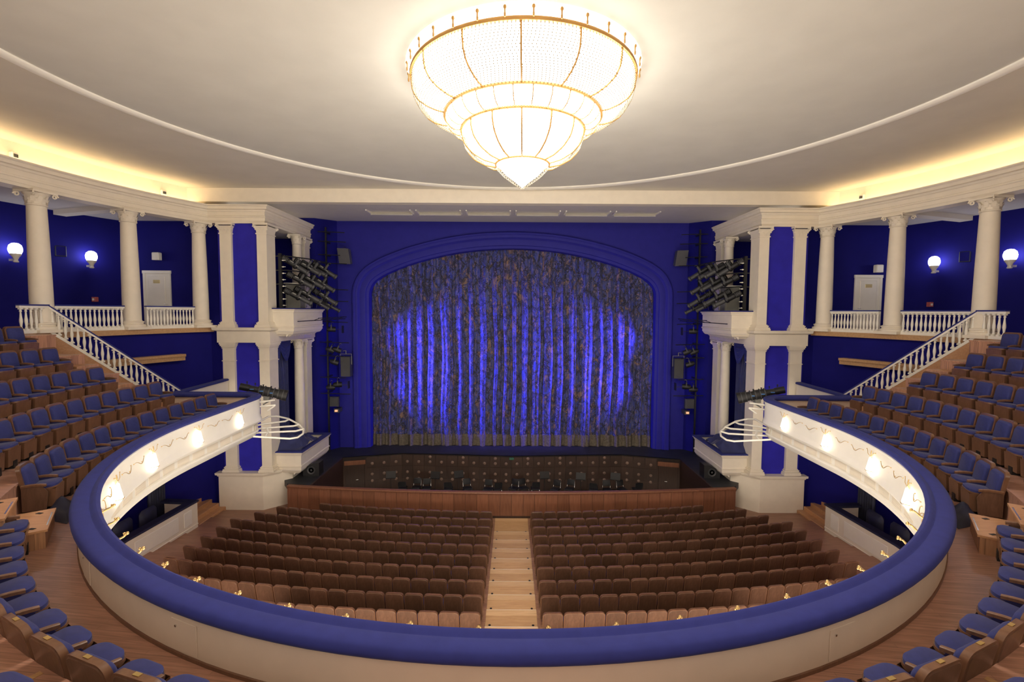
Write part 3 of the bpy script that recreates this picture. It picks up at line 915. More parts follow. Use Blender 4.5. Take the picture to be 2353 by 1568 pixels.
for seg in range(6):
    a, b = PW[seg], PW[seg + 1]
    L = hypot(b[0] - a[0], b[1] - a[1])
    ang = atan2(b[1] - a[1], b[0] - a[0])
    npn = max(2, round(L / 0.62))
    for k in range(npn):
        u0, u1 = (k + 0.03) / npn, (k + 0.97) / npn
        pa = (a[0] + (b[0] - a[0]) * u0, a[1] + (b[1] - a[1]) * u0)
        pb = (a[0] + (b[0] - a[0]) * u1, a[1] + (b[1] - a[1]) * u1)
        nx, ny = sin(ang), -cos(ang)
        if ny > 0: nx, ny = -nx, -ny
        door = (seg in (0, 5)) and abs((pa[0] + pb[0]) / 2) > 7.75
        if not door:
            for za, zb in ((ZPIT + 0.03, ZPIT + 0.62), (ZPIT + 0.65, ZPIT + 1.3), (ZPIT + 1.33, ZSTAGE - 0.06)):
                mb = MB()
                mb.prism([pa, pb, (pb[0] + nx * 0.025, pb[1] + ny * 0.025), (pa[0] + nx * 0.025, pa[1] + ny * 0.025)], za, zb)
                obj('panel', mb, 'pit_wood', w, 0)
            pm = ((pa[0] + pb[0]) / 2, (pa[1] + pb[1]) / 2)
            for z in (ZSTAGE - 0.42, ZSTAGE - 1.0, ZSTAGE - 1.36) + ((ZSTAGE - 0.14,) if (k % 3 == 1 and 0 < seg < 5) else ()):
                o = dm if first else put(dm_mesh, 'disc', w)
                first = False
                o.location = (pm[0] + nx * 0.024 - 0, pm[1] + ny * 0.024 - 25.8, z - ZPIT)
                o.rotation_euler = (pi / 2, 0, atan2(ny, nx) + pi / 2)
    if seg in (0, 5):
        s = 1 if seg == 0 else -1
        d = thing('door_%d' % (3 if s < 0 else 4), 'dark brown double-height pit door with steel handle, %s end of the pit' % SIDE[s], None, (s * 8.35, 25.3, ZPIT))
        d['kind'] = 'structure'
        ca, sa = 0.9637, 0.267
        M = Matrix(((ca, 0, 0, 7.86), (-sa, 0, 1, 25.40), (0, 1, 0, ZPIT), (0, 0, 0, 1)))
        mb = MB(); mb.hprism([(0, 0), (0.95, 0), (0.95, 1.55), (0, 1.55)], M, -0.04)
        leaf = obj('leaf', mb, 'pit_wood', d, 0, s)
        mb = MB(); mb.hprism([(-0.06, 1.55), (1.01, 1.55), (1.01, 1.78), (-0.06, 1.78)], M, -0.07)
        obj('lintel', mb, 'rail_wood', d, 0, s)
        mb = MB(); mb.tube([M @ Vector((0.3, 0.75, -0.04)), M @ Vector((0.3, 0.75, -0.1)), M @ Vector((0.42, 0.75, -0.1))], 0.014, 6)
        obj('handle', mb, 'chrome', leaf, 40, s)
mb = MB(); mb.box(-0.12, 0.12, 25.50, 25.57, ZSTAGE - 0.17, ZSTAGE - 0.06)
tag(obj('pit_exit_lamp', mb, 'exit_green', None, 0), 'tiny dark green exit lamp at the middle of the pit wall', 'exit lamp')

# pit rail of upright wooden panels
w = thing('pit_rail', 'reddish brown curved orchestra rail of upright wooden panels', 'orchestra rail', (0, 20.5, ZST))
RP = []
for i in range(41):
    x = -10.0 + 20.0 * i / 40
    RP.append((x, 20.42 + 0.0068 * x * x))
NP = 40
for i in range(NP):
    a, b = RP[i], RP[i + 1]
    e = 0.004
    dx, dy = b[0] - a[0], b[1] - a[1]
    a2, b2 = (a[0] + dx * 0.012, a[1] + dy * 0.012), (b[0] - dx * 0.012, b[1] - dy * 0.012)
    mb = MB(); mb.prism([a2, b2, (b2[0], b2[1] + 0.05), (a2[0], a2[1] + 0.05)], ZST + 0.10, ZSTAGE - 0.09)
    obj('panel', mb, 'rail_wood', w, 0)
mb = MB(); mb.sweep(RP, [(-0.012, ZST), (0.12, ZST), (0.12, ZSTAGE - 0.06), (0.03, ZSTAGE - 0.06), (0.03, ZST + 0.10), (-0.012, ZST + 0.10)][::-1])
obj('backing', mb, 'pit_wood', w, 20)
mb = MB(); mb.sweep(RP, [(-0.04, ZSTAGE - 0.09), (-0.05, ZSTAGE - 0.05), (-0.03, ZSTAGE - 0.02), (0.02, ZSTAGE), (0.14, ZSTAGE), (0.16, ZSTAGE - 0.04), (0.15, ZSTAGE - 0.09)])
obj('handrail', mb, 'rail_wood', w, 25)

# ------------------------------------------------------------ balcony parapet ring
w = thing('balcony_parapet', 'curved white balcony parapet with broad blue padded rail', 'balcony', (0, 4.2, ZBAL))
ring_bits = RING
mb = MB()
ring_sweep(mb, [(-0.40, -3.13), (-0.44, -3.10), (-0.455, -3.06), (-0.44, -3.03), (-0.40, -3.005), (-0.36, -3.012), (-0.335, -3.04), (-0.32, -3.045), (-0.30, -3.03),
                (-0.18, -3.025), (-0.13, -3.033), (-0.10, -3.055), (-0.085, -3.09), (-0.09, -3.13), (-0.11, -3.16), (-0.16, -3.175)][::-1])
tag(obj('padded_rail', mb, 'velvet', w, 40), 'broad blue upholstered rail top')
mb = MB()
ring_sweep(mb, [(-0.17, -3.13), (-0.17, ZBAL), (-0.3, ZBAL), (-0.3, -3.13)])
obj('inner_wall', mb, 'parapet_paint', w, 40)
mb = MB()
ring_sweep(mb, [(-0.158, ZBAL), (-0.158, ZBAL + 0.04), (-0.17, ZBAL + 0.05), (-0.19, ZBAL)])
obj('skirting', mb, 'seat_edge', w, 40)
mb = MB()
ring_sweep(mb, [(-0.28, -3.12), (-0.40, -3.125), (-0.41, -3.16), (-0.395, -3.18), (-0.395, -3.70), (-0.41, -3.77), (-0.44, -3.83), (-0.45, -3.87), (-0.43, -3.91), (-0.36, -3.95), (-0.31, -3.98), (-0.29, -4.01),
                (-0.27, -4.02), (-0.27, -4.22), (-0.33, -4.23), (-0.34, -4.27), (-0.33, -4.30), (-0.29, -4.35), (-0.25, -4.42), (-0.20, -4.46), (-0.05, -4.47), (-0.05, -3.9), (-0.2, -3.9)])
tag(obj('fascia', mb, 'white_paint', w, 28), 'glossy white balcony front with stepped mouldings')
# grille panels in the lower band, each its own piece
LI = offset_line(-0.272, RING)
TOT = LI[-1][0]
gm = None
npan = 58
GR0 = MB()
GR0.box(-0.262, 0.262, -0.006, 0.006, -0.09, 0.09)
for k in range(6): GR0.box(-0.25, 0.25, -0.010, -0.006, -0.083 + k * 0.028, -0.069 + k * 0.028)
s0, s1 = 1.9, TOT - 1.9
for k in range(npan):
    x, y, nx, ny = along(LI, s0 + (s1 - s0) * (k + 0.5) / npan)
    if gm is None:
        o = obj('grille_panel', GR0, 'cream', w, 0, 1, None, True)
        gm = o.data
    else: o = put(gm, 'grille_panel', w)
    o.location = (x - 0, y - 4.2, -4.12 - ZBAL)
    o.rotation_euler = (0, 0, atan2(ny, nx) - pi / 2)

for s, xs in ((-1, 3.45), (1, 3.45), (-1, 5.75)):          # small hatches with knobs in the parapet
    q = min((p for p in RING if p[0] * s > 0 and p[1] < 13), key=lambda p: abs(abs(p[0]) - xs))
    ax, ay = q[0] - 0.168 * q[2], q[1] - 0.168 * q[3]
    rz = atan2(q[3], q[2]) - pi / 2
    mb = MB(); mb.bbox(-0.2, 0.2, -0.004, 0.006, -0.17, 0.17, 0.003)
    h = obj('access_hatch', mb, 'parapet_paint', w, 0, 1, None, True)
    h.location = (ax, ay - 4.2, -3.44 - ZBAL); h.rotation_euler = (0, 0, rz)
    mb = MB(); mb.lathe([(0.012, 0), (0.014, 0.012), (0.001, 0.016)], 8, (0.12, 0.006, 0.1), M=Matrix(((1, 0, 0), (0, 0, 1), (0, 1, 0))))
    obj('knob', mb, 'chrome', h, 40, 1, None, True)
MAIN = [p for p in RING if p[1] <= 16.6 and abs(p[0]) < 9.35 and (p[1] <= 13.5 or abs(p[2]) > 0.999)]
mb = MB()
ring_sweep(mb, [(-0.18, -4.46), (1.2, -4.25), (5.7, -4.15), (5.7, ZBAL), (-0.18, ZBAL)], MAIN)
for s in (1, -1): mb.prism([(s * 9.75, 16.55), (s * 12.5, 16.55), (s * 15.0, 16.55), (s * 14.0, 18.5), (s * 12.5, 20.9), (s * 12.36, 17.5), (s * 9.75, 17.2)], -4.2, ZBAL)
struct('floor_balcony', mb, 'balcony_wood', 'brown plank balcony floor behind the parapet', 25)
# seating tiers
TD = [0.90, 1.83, 2.76, 3.69, 4.62, 6.0]
TZ = [ZBAL + 0.578 * k for k in range(6)]
TEND = [None, 15.5, 14.65, 14.6, 14.5, 14.6]
def part_ring(yend):
    P = [p for p in MAIN if p[1] <= min(13.5, yend)]
    if yend > 13.5: P = [(-RA, yend, -1, 0)] + P + [(RA, yend, 1, 0)]
    return P
for k in range(1, 6):
    mb = MB()
    ring_sweep(mb, [(TD[k - 1], ZBAL + 0.001 * k), (TD[k - 1], TZ[k] - 0.04), (TD[k - 1] - 0.025, TZ[k] - 0.04), (TD[k - 1] - 0.025, TZ[k]), (TD[k], TZ[k]), (TD[k], ZBAL + 0.001 * k)][::-1], part_ring(TEND[k]))
    ft = struct('floor_tier', mb, 'tier_wood' if k > 1 else 'balcony_wood', '%s wooden seating tier above the balcony floor' % ORD[k - 1], 25)
    if k == 1:
        LT = offset_line(TD[0] + 0.02, [p for p in RH if p[1] <= 13.5])
        for s in (1, -1):
            for q in range(1, 9):
                x, y, nx, ny = along(LT, 0.35 + 0.95 * q)
                a, b_ = (x, y), (x + nx * 0.55, y + ny * 0.55)
                tx, ty = -ny * 0.03, nx * 0.03
                st = MB(); st.prism([(a[0] - tx, a[1] - ty), (b_[0] - tx, b_[1] - ty), (b_[0] + tx, b_[1] + ty), (a[0] + tx, a[1] + ty)], TZ[1], TZ[1] + 0.004)
                obj('joint_strip', st, 'step_wood', ft, 0, s)
# side parapets from the balcony end to the pylons
for s in (1, -1):
    t = thing('side_parapet', 'short white parapet with blue top joining the balcony to the %s pylon' % SIDE[s], 'parapet', (s * 12.45, 19.3, -4.2), 0, 'short side parapets')
    path = [(12.36, 17.3), (12.6, 21.1)]
    mb = MB(); mb.sweep(path, [(0.1, -4.2), (0.1, -3.1), (-0.1, -3.1), (-0.1, -4.2)])
    obj('wall', mb, 'cream', t, 0, s)
    mb = MB(); mb.sweep(path, [(0.14, -3.12), (0.15, -3.06), (0.1, -3.03), (-0.1, -3.03), (-0.15, -3.06), (-0.14, -3.12)])
    obj('padded_rail', mb, 'velvet', t, 30, s)

# ------------------------------------------------------------ seats
def outline(w, z0, z1, r, rb=0.02, n=5):
    P = []
    for cx, cz, a0, rr in ((w - rb, z0 + rb, -pi / 2, rb), (w - r, z1 - r, 0, r), (-w + r, z1 - r, pi / 2, r), (-w + rb, z0 + rb, pi, rb)):
        for i in range(n + 1):
            a = a0 + (pi / 2) * i / n
            P.append((cx + rr * cos(a), cz + rr * sin(a)))
    return P
def tilt(x, y, z): return (x, y - (z - 0.42) * 0.17, z)
def pad(mb, o1, o2, y0, y1, y2, back=True):
    n = len(o1)
    vs = [tilt(x, y0, z) for x, z in o1] + [tilt(x, y1, z) for x, z in o1] + [tilt(x, y2, z) for x, z in o2]
    fs = [tuple(range(2 * n, 3 * n))]
    if back: fs.append(tuple(range(n - 1, -1, -1)))
    for r in (0, n):
        for i in range(n): fs.append((r + i, r + (i + 1) % n, r + n + (i + 1) % n, r + n + i))
    return mb.add(vs, fs)
SEATM = {}
def seat_meshes():
    P = {}
    b = MB(); pad(b, outline(0.243, 0.14, 0.85, 0.085), outline(0.225, 0.15, 0.835, 0.075), 0.0, -0.035, -0.05)
    P['back_shell'] = (b, 'seat_wood', 35)
    b = MB()
    o1, o2 = outline(0.256, 0.20, 0.865, 0.10), outline(0.216, 0.20, 0.825, 0.075)
    n = len(o1)
    vs = [tilt(x, -0.042, z) for x, z in o1] + [tilt(x, 0.018, z) for x, z in o1] + [tilt(x, 0.018, z) for x, z in o2] + [tilt(x, -0.042, z) for x, z in o2]
    fs = []
    for r in range(4):
        for i in range(5, n - 6): fs.append((r * n + i, r * n + i + 1, ((r + 1) % 4) * n + i + 1, ((r + 1) % 4) * n + i))
    b.add(vs, fs)
    P['rim'] = (b, 'seat_edge', 40)
    b = MB(); pad(b, outline(0.214, 0.40, 0.824, 0.08), outline(0.185, 0.44, 0.795, 0.06), 0.0, 0.05, 0.078)
    P['back_cushion'] = (b, 'seat_fabric', 50)
    b = MB()
    def top(w, y0, y1, r):
        Q = [(-w, y0), (w, y0)]
        for i in range(7):
            a = (pi / 2) * i / 6
            Q.append((w - r + r * cos(a), y1 - r * 0.8 + r * 0.8 * sin(a)))
        for i in range(7):
            a = pi / 2 + (pi / 2) * i / 6
            Q.append((-w + r + r * cos(a), y1 - r * 0.8 + r * 0.8 * sin(a)))
        return Q
    q1, q2 = top(0.222, 0.03, 0.42, 0.14), top(0.195, 0.05, 0.39, 0.12)
    n = len(q1)
    b.add([(x, y, 0.395 + 0.09 * y) for x, y in q1] + [(x, y, 0.435 + 0.09 * y) for x, y in q1] + [(x, y, 0.455 + 0.09 * y) for x, y in q2],
          [tuple(range(n - 1, -1, -1)), tuple(range(2 * n, 3 * n))] + [(r + i, r + (i + 1) % n, r + n + (i + 1) % n, r + n + i) for r in (0, n) for i in range(n)])
    P['seat_cushion'] = (b, 'seat_fabric', 50)
    b = MB()
    q3 = top(0.228, 0.03, 0.43, 0.145)
    n3 = len(q3)
    b.add([(x, y, 0.365 + 0.09 * y) for x, y in q3] + [(x, y, 0.397 + 0.09 * y) for x, y in q3], [tuple(range(n3 - 1, -1, -1)), tuple(range(n3, 2 * n3))] + [(i, (i + 1) % n3, n3 + (i + 1) % n3, n3 + i) for i in range(n3)])
    b.add([(-0.222, 0.08, 0.375), (0.222, 0.08, 0.375), (0.222, 0.415, 0.40), (-0.222, 0.415, 0.40), (-0.212, 0.1, 0.07), (0.212, 0.1, 0.07), (0.212, 0.395, 0.07), (-0.212, 0.395, 0.07)],
          [(0, 1, 5, 4), (1, 2, 6, 5), (2, 3, 7, 6), (3, 0, 4, 7), (4, 5, 6, 7)])
    P['seat_base'] = (b, 'seat_edge', 25)
    b = MB(); b.box(-0.08, 0.05, 0.14, 0.41, 0, 0.15).box(-0.2, 0.2, 0.2, 0.26, 0, 0.03)
    P['foot'] = (b, 'black_metal', 0)
    b = MB()
    A = []
    for i in range(9):
        u = i / 8
        A.append((-0.03 + 0.34 * u, 0.515 + 0.015 * sin(pi * u) - 0.012 * u))
    vs = []
    for y, z in A:
        hw = 0.026 if y < 0.30 else 0.022
        vs += [(-hw, y, z - 0.032), (hw, y, z - 0.032), (hw, y, z + 0.003), (hw * 0.6, y, z + 0.012), (-hw * 0.6, y, z + 0.012), (-hw, y, z + 0.003)]
    fs = [tuple(range(5, -1, -1)), tuple(48 + k for k in range(6))]
    for i in range(8):
        for k in range(6): fs.append((i * 6 + k, i * 6 + (k + 1) % 6, (i + 1) * 6 + (k + 1) % 6, (i + 1) * 6 + k))
    b.add(vs, fs)
    P['armrest'] = (b, 'seat_edge', 40)
    b = MB()
    b.hprism([(-0.03, 0.05), (0.30, 0.05), (0.33, 0.36), (0.26, 0.475), (0.26, 0.485), (-0.03, 0.485)], Matrix(((0, 0, 1, -0.014), (1, 0, 0, 0), (0, 1, 0, 0), (0, 0, 0, 1))), 0.028)
    P['side_panel'] = (b, 'panel_blue', 0)
    P['end_panel'] = (b, 'seat_wood', 0)
    b = MB(); b.add([tilt(-0.035, -0.02, 0.866), tilt(0.035, -0.02, 0.866), tilt(0.035, 0.015, 0.866), tilt(-0.035, 0.015, 0.866), tilt(-0.035, -0.02, 0.871), tilt(0.035, -0.02, 0.871), tilt(0.035, 0.015, 0.871), tilt(-0.035, 0.015, 0.871)],
                    [(0, 1, 2, 3), (7, 6, 5, 4), (0, 4, 5, 1), (1, 5, 6, 2), (2, 6, 7, 3), (3, 7, 4, 0)])
    P['number_plate'] = (b, 'brass_plate', 0)
    for k, (mbb, mt, sm) in P.items():
        me = bpy.data.meshes.new(k)
        me.from_pydata(mbb.v, [], mbb.f)
        me.update()
        if sm:
            me.shade_smooth()
            me.set_sharp_from_angle(angle=rad(sm))
        me.materials.append(MAT[mt])
        SEATM[k] = me
seat_meshes()
def seat(name, label, loc, face, group, parts, arms=(1,), arm_x=0.285, plate=False, sc=1.0, ends=()):
    t = thing(name, label, 'theatre seat', loc, face - pi / 2, group)
    if sc != 1.0: t.scale = (sc, 1, 1)
    bk = put(SEATM['back_shell'], 'backrest', t)
    put(SEATM['rim'], 'rim', bk)
    put(SEATM['back_cushion'], 'back_cushion', bk)
    put(SEATM['seat_cushion'], 'seat', t)
    bs = put(SEATM['seat_base'], 'seat_base', t)
    if 'foot' in parts: put(SEATM['foot'], 'foot', bs)
    for a in arms:
        am = put(SEATM['armrest'], 'armrest', t, (a * arm_x, 0, 0))
        put(SEATM['end_panel' if a in ends else 'side_panel'], 'side_panel', am)
    if plate: put(SEATM['number_plate'], 'number_plate', bk)
    return t
# stalls: curved rows either side of the aisle
ENDX = [7.95, 9.55, 10.1, 10.6, 10.85, 10.95, 10.95, 10.95, 10.2, 6.4]
row1 = []
for i in range(10):
    R = ROWC - row_y(i)
    for s in (-1, 1):
        n = round((ENDX[i] - 0.76) / 0.525)
        for k in range(n):
            th = (0.76 + 0.2625 + 0.525 * k) / R
            x, y = s * R * sin(th), ROWC - R * cos(th)
            face = pi / 2 + s * th
            if i == 0:
                row1.append((x, y, row_z(i), face))
                continue
            lb = 'brown stalls seat, %s row from the orchestra rail, %s %s of the aisle' % (ORD[i], ORD[k], SIDE[s])
            seat('stalls_chair', lb, (x, y, row_z(i)), face, 'stalls seats', (), (), sc=0.985)
# front row past the first three hundred: joined
import bmesh
mb = MB(); mbc = MB(); mbr = MB()
for x, y, z, face in row1:
    M = Matrix.Translation((x, y, z)) @ Matrix.Rotation(face - pi / 2, 4, 'Z')
    for p, tgt in (('back_shell', mb), ('seat_base', mb), ('rim', mbr), ('back_cushion', mbc), ('seat_cushion', mbc)):
        me = SEATM[p]
        tgt.add([M @ v.co for v in me.vertices], [tuple(q.vertices) for q in me.polygons])
t = thing('front_row_seats', 'front row of brown stalls seats nearest the orchestra rail', 'theatre seats', (0, 19.4, ZST))
t['kind'] = 'stuff'
obj('wooden_shells', mb, 'seat_wood', t, 35)['kind'] = 'stuff'
obj('rims', mbr, 'seat_edge', t, 35)['kind'] = 'stuff'
obj('cushions', mbc, 'seat_fabric', t, 35)['kind'] = 'stuff'
# central aisle of pale wooden steps
t = thing('aisle_stair', 'pale wooden central aisle of broad low steps', 'aisle steps', (0, 19.5, ZST))
for i in range(10):
    y0, y1 = row_y(i) - 0.235, row_y(i) + 0.62
    if i == 0: y1 = 20.36
    z = row_z(i)
    mb = MB(); mb.bbox(-0.70, 0.70, y0, y1, z - 0.03, z + 0.014, 0.006)
    obj('step', mb, 'step_wood', t, 0)
    mb = MB(); mb.box(-0.70, 0.70, y1 - 0.002, y1 + 0.016, z - 0.075, z + 0.017)
    obj('nosing', mb, 'white_paint' if i else 'step_wood', t, 0)
    mb = MB(); mb.box(-0.70, 0.70, y1 - 0.26, y1 - 0.003, z + 0.0145, z + 0.019)
    obj('nosing_board', mb, 'step_pale', t, 0)
    for x in (-0.58, 0.58):
        mb = MB(); mb.lathe([(0.035, z + 0.014), (0.035, z + 0.02), (0.001, z + 0.02)], 10, (x, y0 + 0.2, 0))
        obj('step_light', mb, 'black_metal', t, 0)

# balcony seats
FULL = ('foot',)
ROWN = ['front', 'second', 'third', 'fourth', 'fifth']
DROW = [0.80, 1.73, 2.66, 3.59, 4.52]
YEND = [16.25, 15.0, 14.0, 13.62, 13.62]
PITCHS = 0.575
def half_line(d, yend):
    P = [p for p in RH if p[1] <= 13.5 and p[0] >= -1e-6]
    P = [(x, y, nx, ny) for x, y, nx, ny in P]
    P.append((RA, 18.0, 1.0, 0.0))
    return offset_line(d, P)
AISLE_A, AISLE_B = 7.35, 8.42           # arc limits of the radial aisle are found from these y values on row A
for s in (1, -1):
    sd = SIDE[s]
    for r in range(5):
        L = half_line(DROW[r], YEND[r])
        Lq = [q for q in L if q[2] <= YEND[r]]
        # arc length where y = YEND
        def s_at(yv):
            for a, b in zip(L, L[1:]):
                if b[2] >= yv: return a[0] + (yv - a[2]) / (b[2] - a[2]) * (b[0] - a[0])
            return L[-1][0]
        send = s_at(YEND[r])
        # radial aisle between central and side blocks
        ka = (9.35 + DROW[r]) / (9.35 + 0.8)
        yA = 13.5 - (13.5 - 7.02) * ka
        yB = 13.5 - (13.5 - 8.12) * ka
        sA, sB = s_at(yA), s_at(yB)
        n = int((send - sB) / PITCHS + 0.2)
        for k in range(n):
            ss = send - PITCHS * (k + 0.5)
            x, y, nx, ny = along(L, ss)
            if r >= 1 and y < (0, 7.6, 9.2, 10.4, 11.2)[r]: break
            lb = '%s wood-backed blue seat from the stair end, %s row of the %s balcony block' % (ORD[k], ROWN[r], sd)
            # local +X of a right-hand seat points to the stage end
            arms, ends = [-s], ()
            if k == 0: arms, ends = [s, -s], (s,)
            if k == n - 1: ends = (-s,)
            seat('balcony_chair', lb, (s * x, y, TZ[r]), atan2(-ny, -s * nx), 'balcony side seats', FULL, arms, ends=ends)
        if r < 2:
            n = int(sA / PITCHS)
            for k in range(n):
                ss = sA - PITCHS * (k + 0.5)
                x, y, nx, ny = along(L, ss)
                if x < (1.6, 1.3)[r]: break
                if r == 1 and x > 4.6: continue
                lb = '%s blue seat from the %s balcony steps, %s row of the central block' % (ORD[k], sd, ROWN[r])
                seat('balcony_chair', lb, (s * x, y, TZ[r]), atan2(-ny, -s * nx), 'balcony central seats', FULL, [-s] if k else [s, -s], plate=True, ends=() if k else (s,))
    # radial steps between the blocks, two per tier
    t = thing('balcony_steps', 'wooden balcony steps climbing between seat blocks, %s side' % sd, 'steps', (s * 7.6, 7.6, ZBAL), 0, 'balcony aisle steps')
    u = Vector((7.62, 7.60 - 13.5)).normalized()
    v = Vector((-u.y, u.x))
    c0 = Vector((7.48, 7.62))
    for k in range(6):
        d0, d1 = 0.0 + 0.45 * k, 0.45 * (k + 1) + 0.03
        z = ZBAL + 0.289 * (k + 1) + 0.004
        hw = 0.50
        pl = [c0 + u * d0 - v * hw, c0 + u * d1 - v * hw, c0 + u * d1 + v * hw, c0 + u * d0 + v * hw]
        mb = MB(); mb.prism([(p.x, p.y) for p in pl], ZBAL if k < 2 else z - 0.6, z - 0.035)
        obj('riser_block', mb, 'tier_wood', t, 0, s)
        pl = [c0 + u * (d0 - 0.03) - v * (hw + 0.01), c0 + u * d1 - v * (hw + 0.01), c0 + u * d1 + v * (hw + 0.01), c0 + u * (d0 - 0.03) + v * (hw + 0.01)]
        mb = MB(); mb.prism([(p.x, p.y) for p in pl], z - 0.035, z)
        obj('tread', mb, 'step_dark', t, 0, s)
        q0, q1 = c0 + u * (d0 - 0.008), c0 + u * (d0 + 0.010)
        mb = MB(); mb.prism([((a + v * b).x, (a + v * b).y) for a, b in ((q0, -0.30), (q1, -0.30), (q1, 0.30), (q0, 0.30))], z - 0.002, z + 0.003)
        obj('metal_nosing', mb, 'chrome', t, 0, s)
        for b in (-0.36, 0.36):
            p = c0 + u * (d0 + 0.16) + v * b
            mb = MB(); mb.prism([(p.x - 0.04, p.y - 0.03), (p.x + 0.05, p.y - 0.02), (p.x + 0.04, p.y + 0.03), (p.x - 0.05, p.y + 0.02)], z, z + 0.005)
            obj('step_light', mb, 'black_metal', t, 0, s)
    # dark cloth bundle on the floor by the front seats
    mb = MB()
    rnd = random.Random(3)
    vs, fs = [], []
    NI = NJ = 12
    for j in range(NJ + 1):
        for i in range(NI + 1):
            uu, vv = i / NI, j / NJ
            e = sin(pi * uu) * sin(pi * vv)
            vs.append((7.62 + 0.75 * uu + 0.25 * vv, 8.05 + 0.25 * uu + 0.75 * vv, ZBAL + 0.005 + 0.2 * e + 0.05 * e * sin(9 * uu + 3 * vv) + 0.04 * e * sin(14 * vv)))
    for j in range(NJ):
        for i in range(NI): fs.append((j * (NI + 1) + i, j * (NI + 1) + i + 1, (j + 1) * (NI + 1) + i + 1, (j + 1) * (NI + 1) + i))
    mb.add(vs, fs)
    tag(obj('floor_cloth', mb, 'cover_navy', None, 80, s), 'dark crumpled cloth on the balcony floor by the %s steps' % sd, 'cloth')
    # half steps beside the seat ends
    t = thing('end_steps', 'wooden half steps at the ends of the seat rows, %s balcony' % sd, 'steps', (s * 11.5, 15.2, ZBAL), 0, 'row-end steps')
    for r in range(1, 5):
        y0 = (0, 15.1, 14.1, 13.75, 13.75)[r]
        x1 = RA + TD[r - 1] - 0.02
        mb = MB(); mb.bbox(x1 - 0.42, x1, y0, TEND[r] - 0.02, TZ[r - 1], TZ[r - 1] + 0.289, 0.01)
        obj('half_step', mb, 'tier_wood', t, 0, s)

# ------------------------------------------------------------ balustrades
bal = MB()
bal.box(-0.045, 0.045, -0.045, 0.045, 0, 0.05)
bal.lathe([(0.035, 0.05), (0.042, 0.07), (0.030, 0.09), (0.026, 0.12), (0.034, 0.20), (0.045, 0.27), (0.044, 0.33), (0.032, 0.42), (0.024, 0.52), (0.022, 0.57), (0.034, 0.59), (0.034, 0.61), (0.024, 0.63), (0.03, 0.65)], 10)
bal.box(-0.042, 0.042, -0.042, 0.042, 0.65, 0.70)
balme = bpy.data.meshes.new('baluster')
balme.from_pydata(bal.v, [], bal.f); balme.update(); balme.shade_smooth(); balme.set_sharp_from_angle(angle=rad(35)); balme.materials.append(MAT['white_paint'])
def bar3(mb, a, b, w, h):
    """bar from a to b (points on its underside centre), upright rectangular section"""
    a, b = Vector(a), Vector(b)
    d = (b - a); d.z = 0; d.normalize()
    n = Vector((-d.y, d.x, 0)) * w / 2
    u = Vector((0, 0, h))
    return mb.add([a - n, a + n, b + n, b - n, a - n + u, a + n + u, b + n + u, b - n + u], [(0, 1, 2, 3), (7, 6, 5, 4), (0, 4, 5, 1), (1, 5, 6, 2), (2, 6, 7, 3), (3, 7, 4, 0)])
def balustrade(label, pts, n, s, group):
    t = thing('balustrade', label, 'balustrade', (s * pts[0][0], pts[0][1], pts[0][2]), 0, group)
    for nm, off, wd, hh, mt in (('base_rail', 0.0, 0.14, 0.10, 'white_paint'), ('top_rail', 0.80, 0.13, 0.07, 'white_paint'), ('padded_handrail', 0.87, 0.16, 0.045, 'velvet')):
        mb = MB()
        for a, b in zip(pts, pts[1:]): bar3(mb, (a[0], a[1], a[2] + off), (b[0], b[1], b[2] + off), wd, hh)
        obj(nm, mb, mt, t, 20, s)
    L = [0]
    for a, b in zip(pts, pts[1:]): L.append(L[-1] + hypot(b[0] - a[0], b[1] - a[1]))
    for k in range(n):
        q = L[-1] * (k + 0.5) / n
        for i in range(len(pts) - 1):
            if L[i + 1] >= q:
                u = (q - L[i]) / (L[i + 1] - L[i])
                a, b = pts[i], pts[i + 1]
                p = [a[j] + u * (b[j] - a[j]) for j in range(3)]
                put(balme, 'baluster', t, (s * (p[0]) - t.location[0], p[1] - t.location[1], p[2] + 0.10 - t.location[2]))
                break
    return t
def gpa(y, r=15.32): return gp(math.asin((y - GC) / r), r)
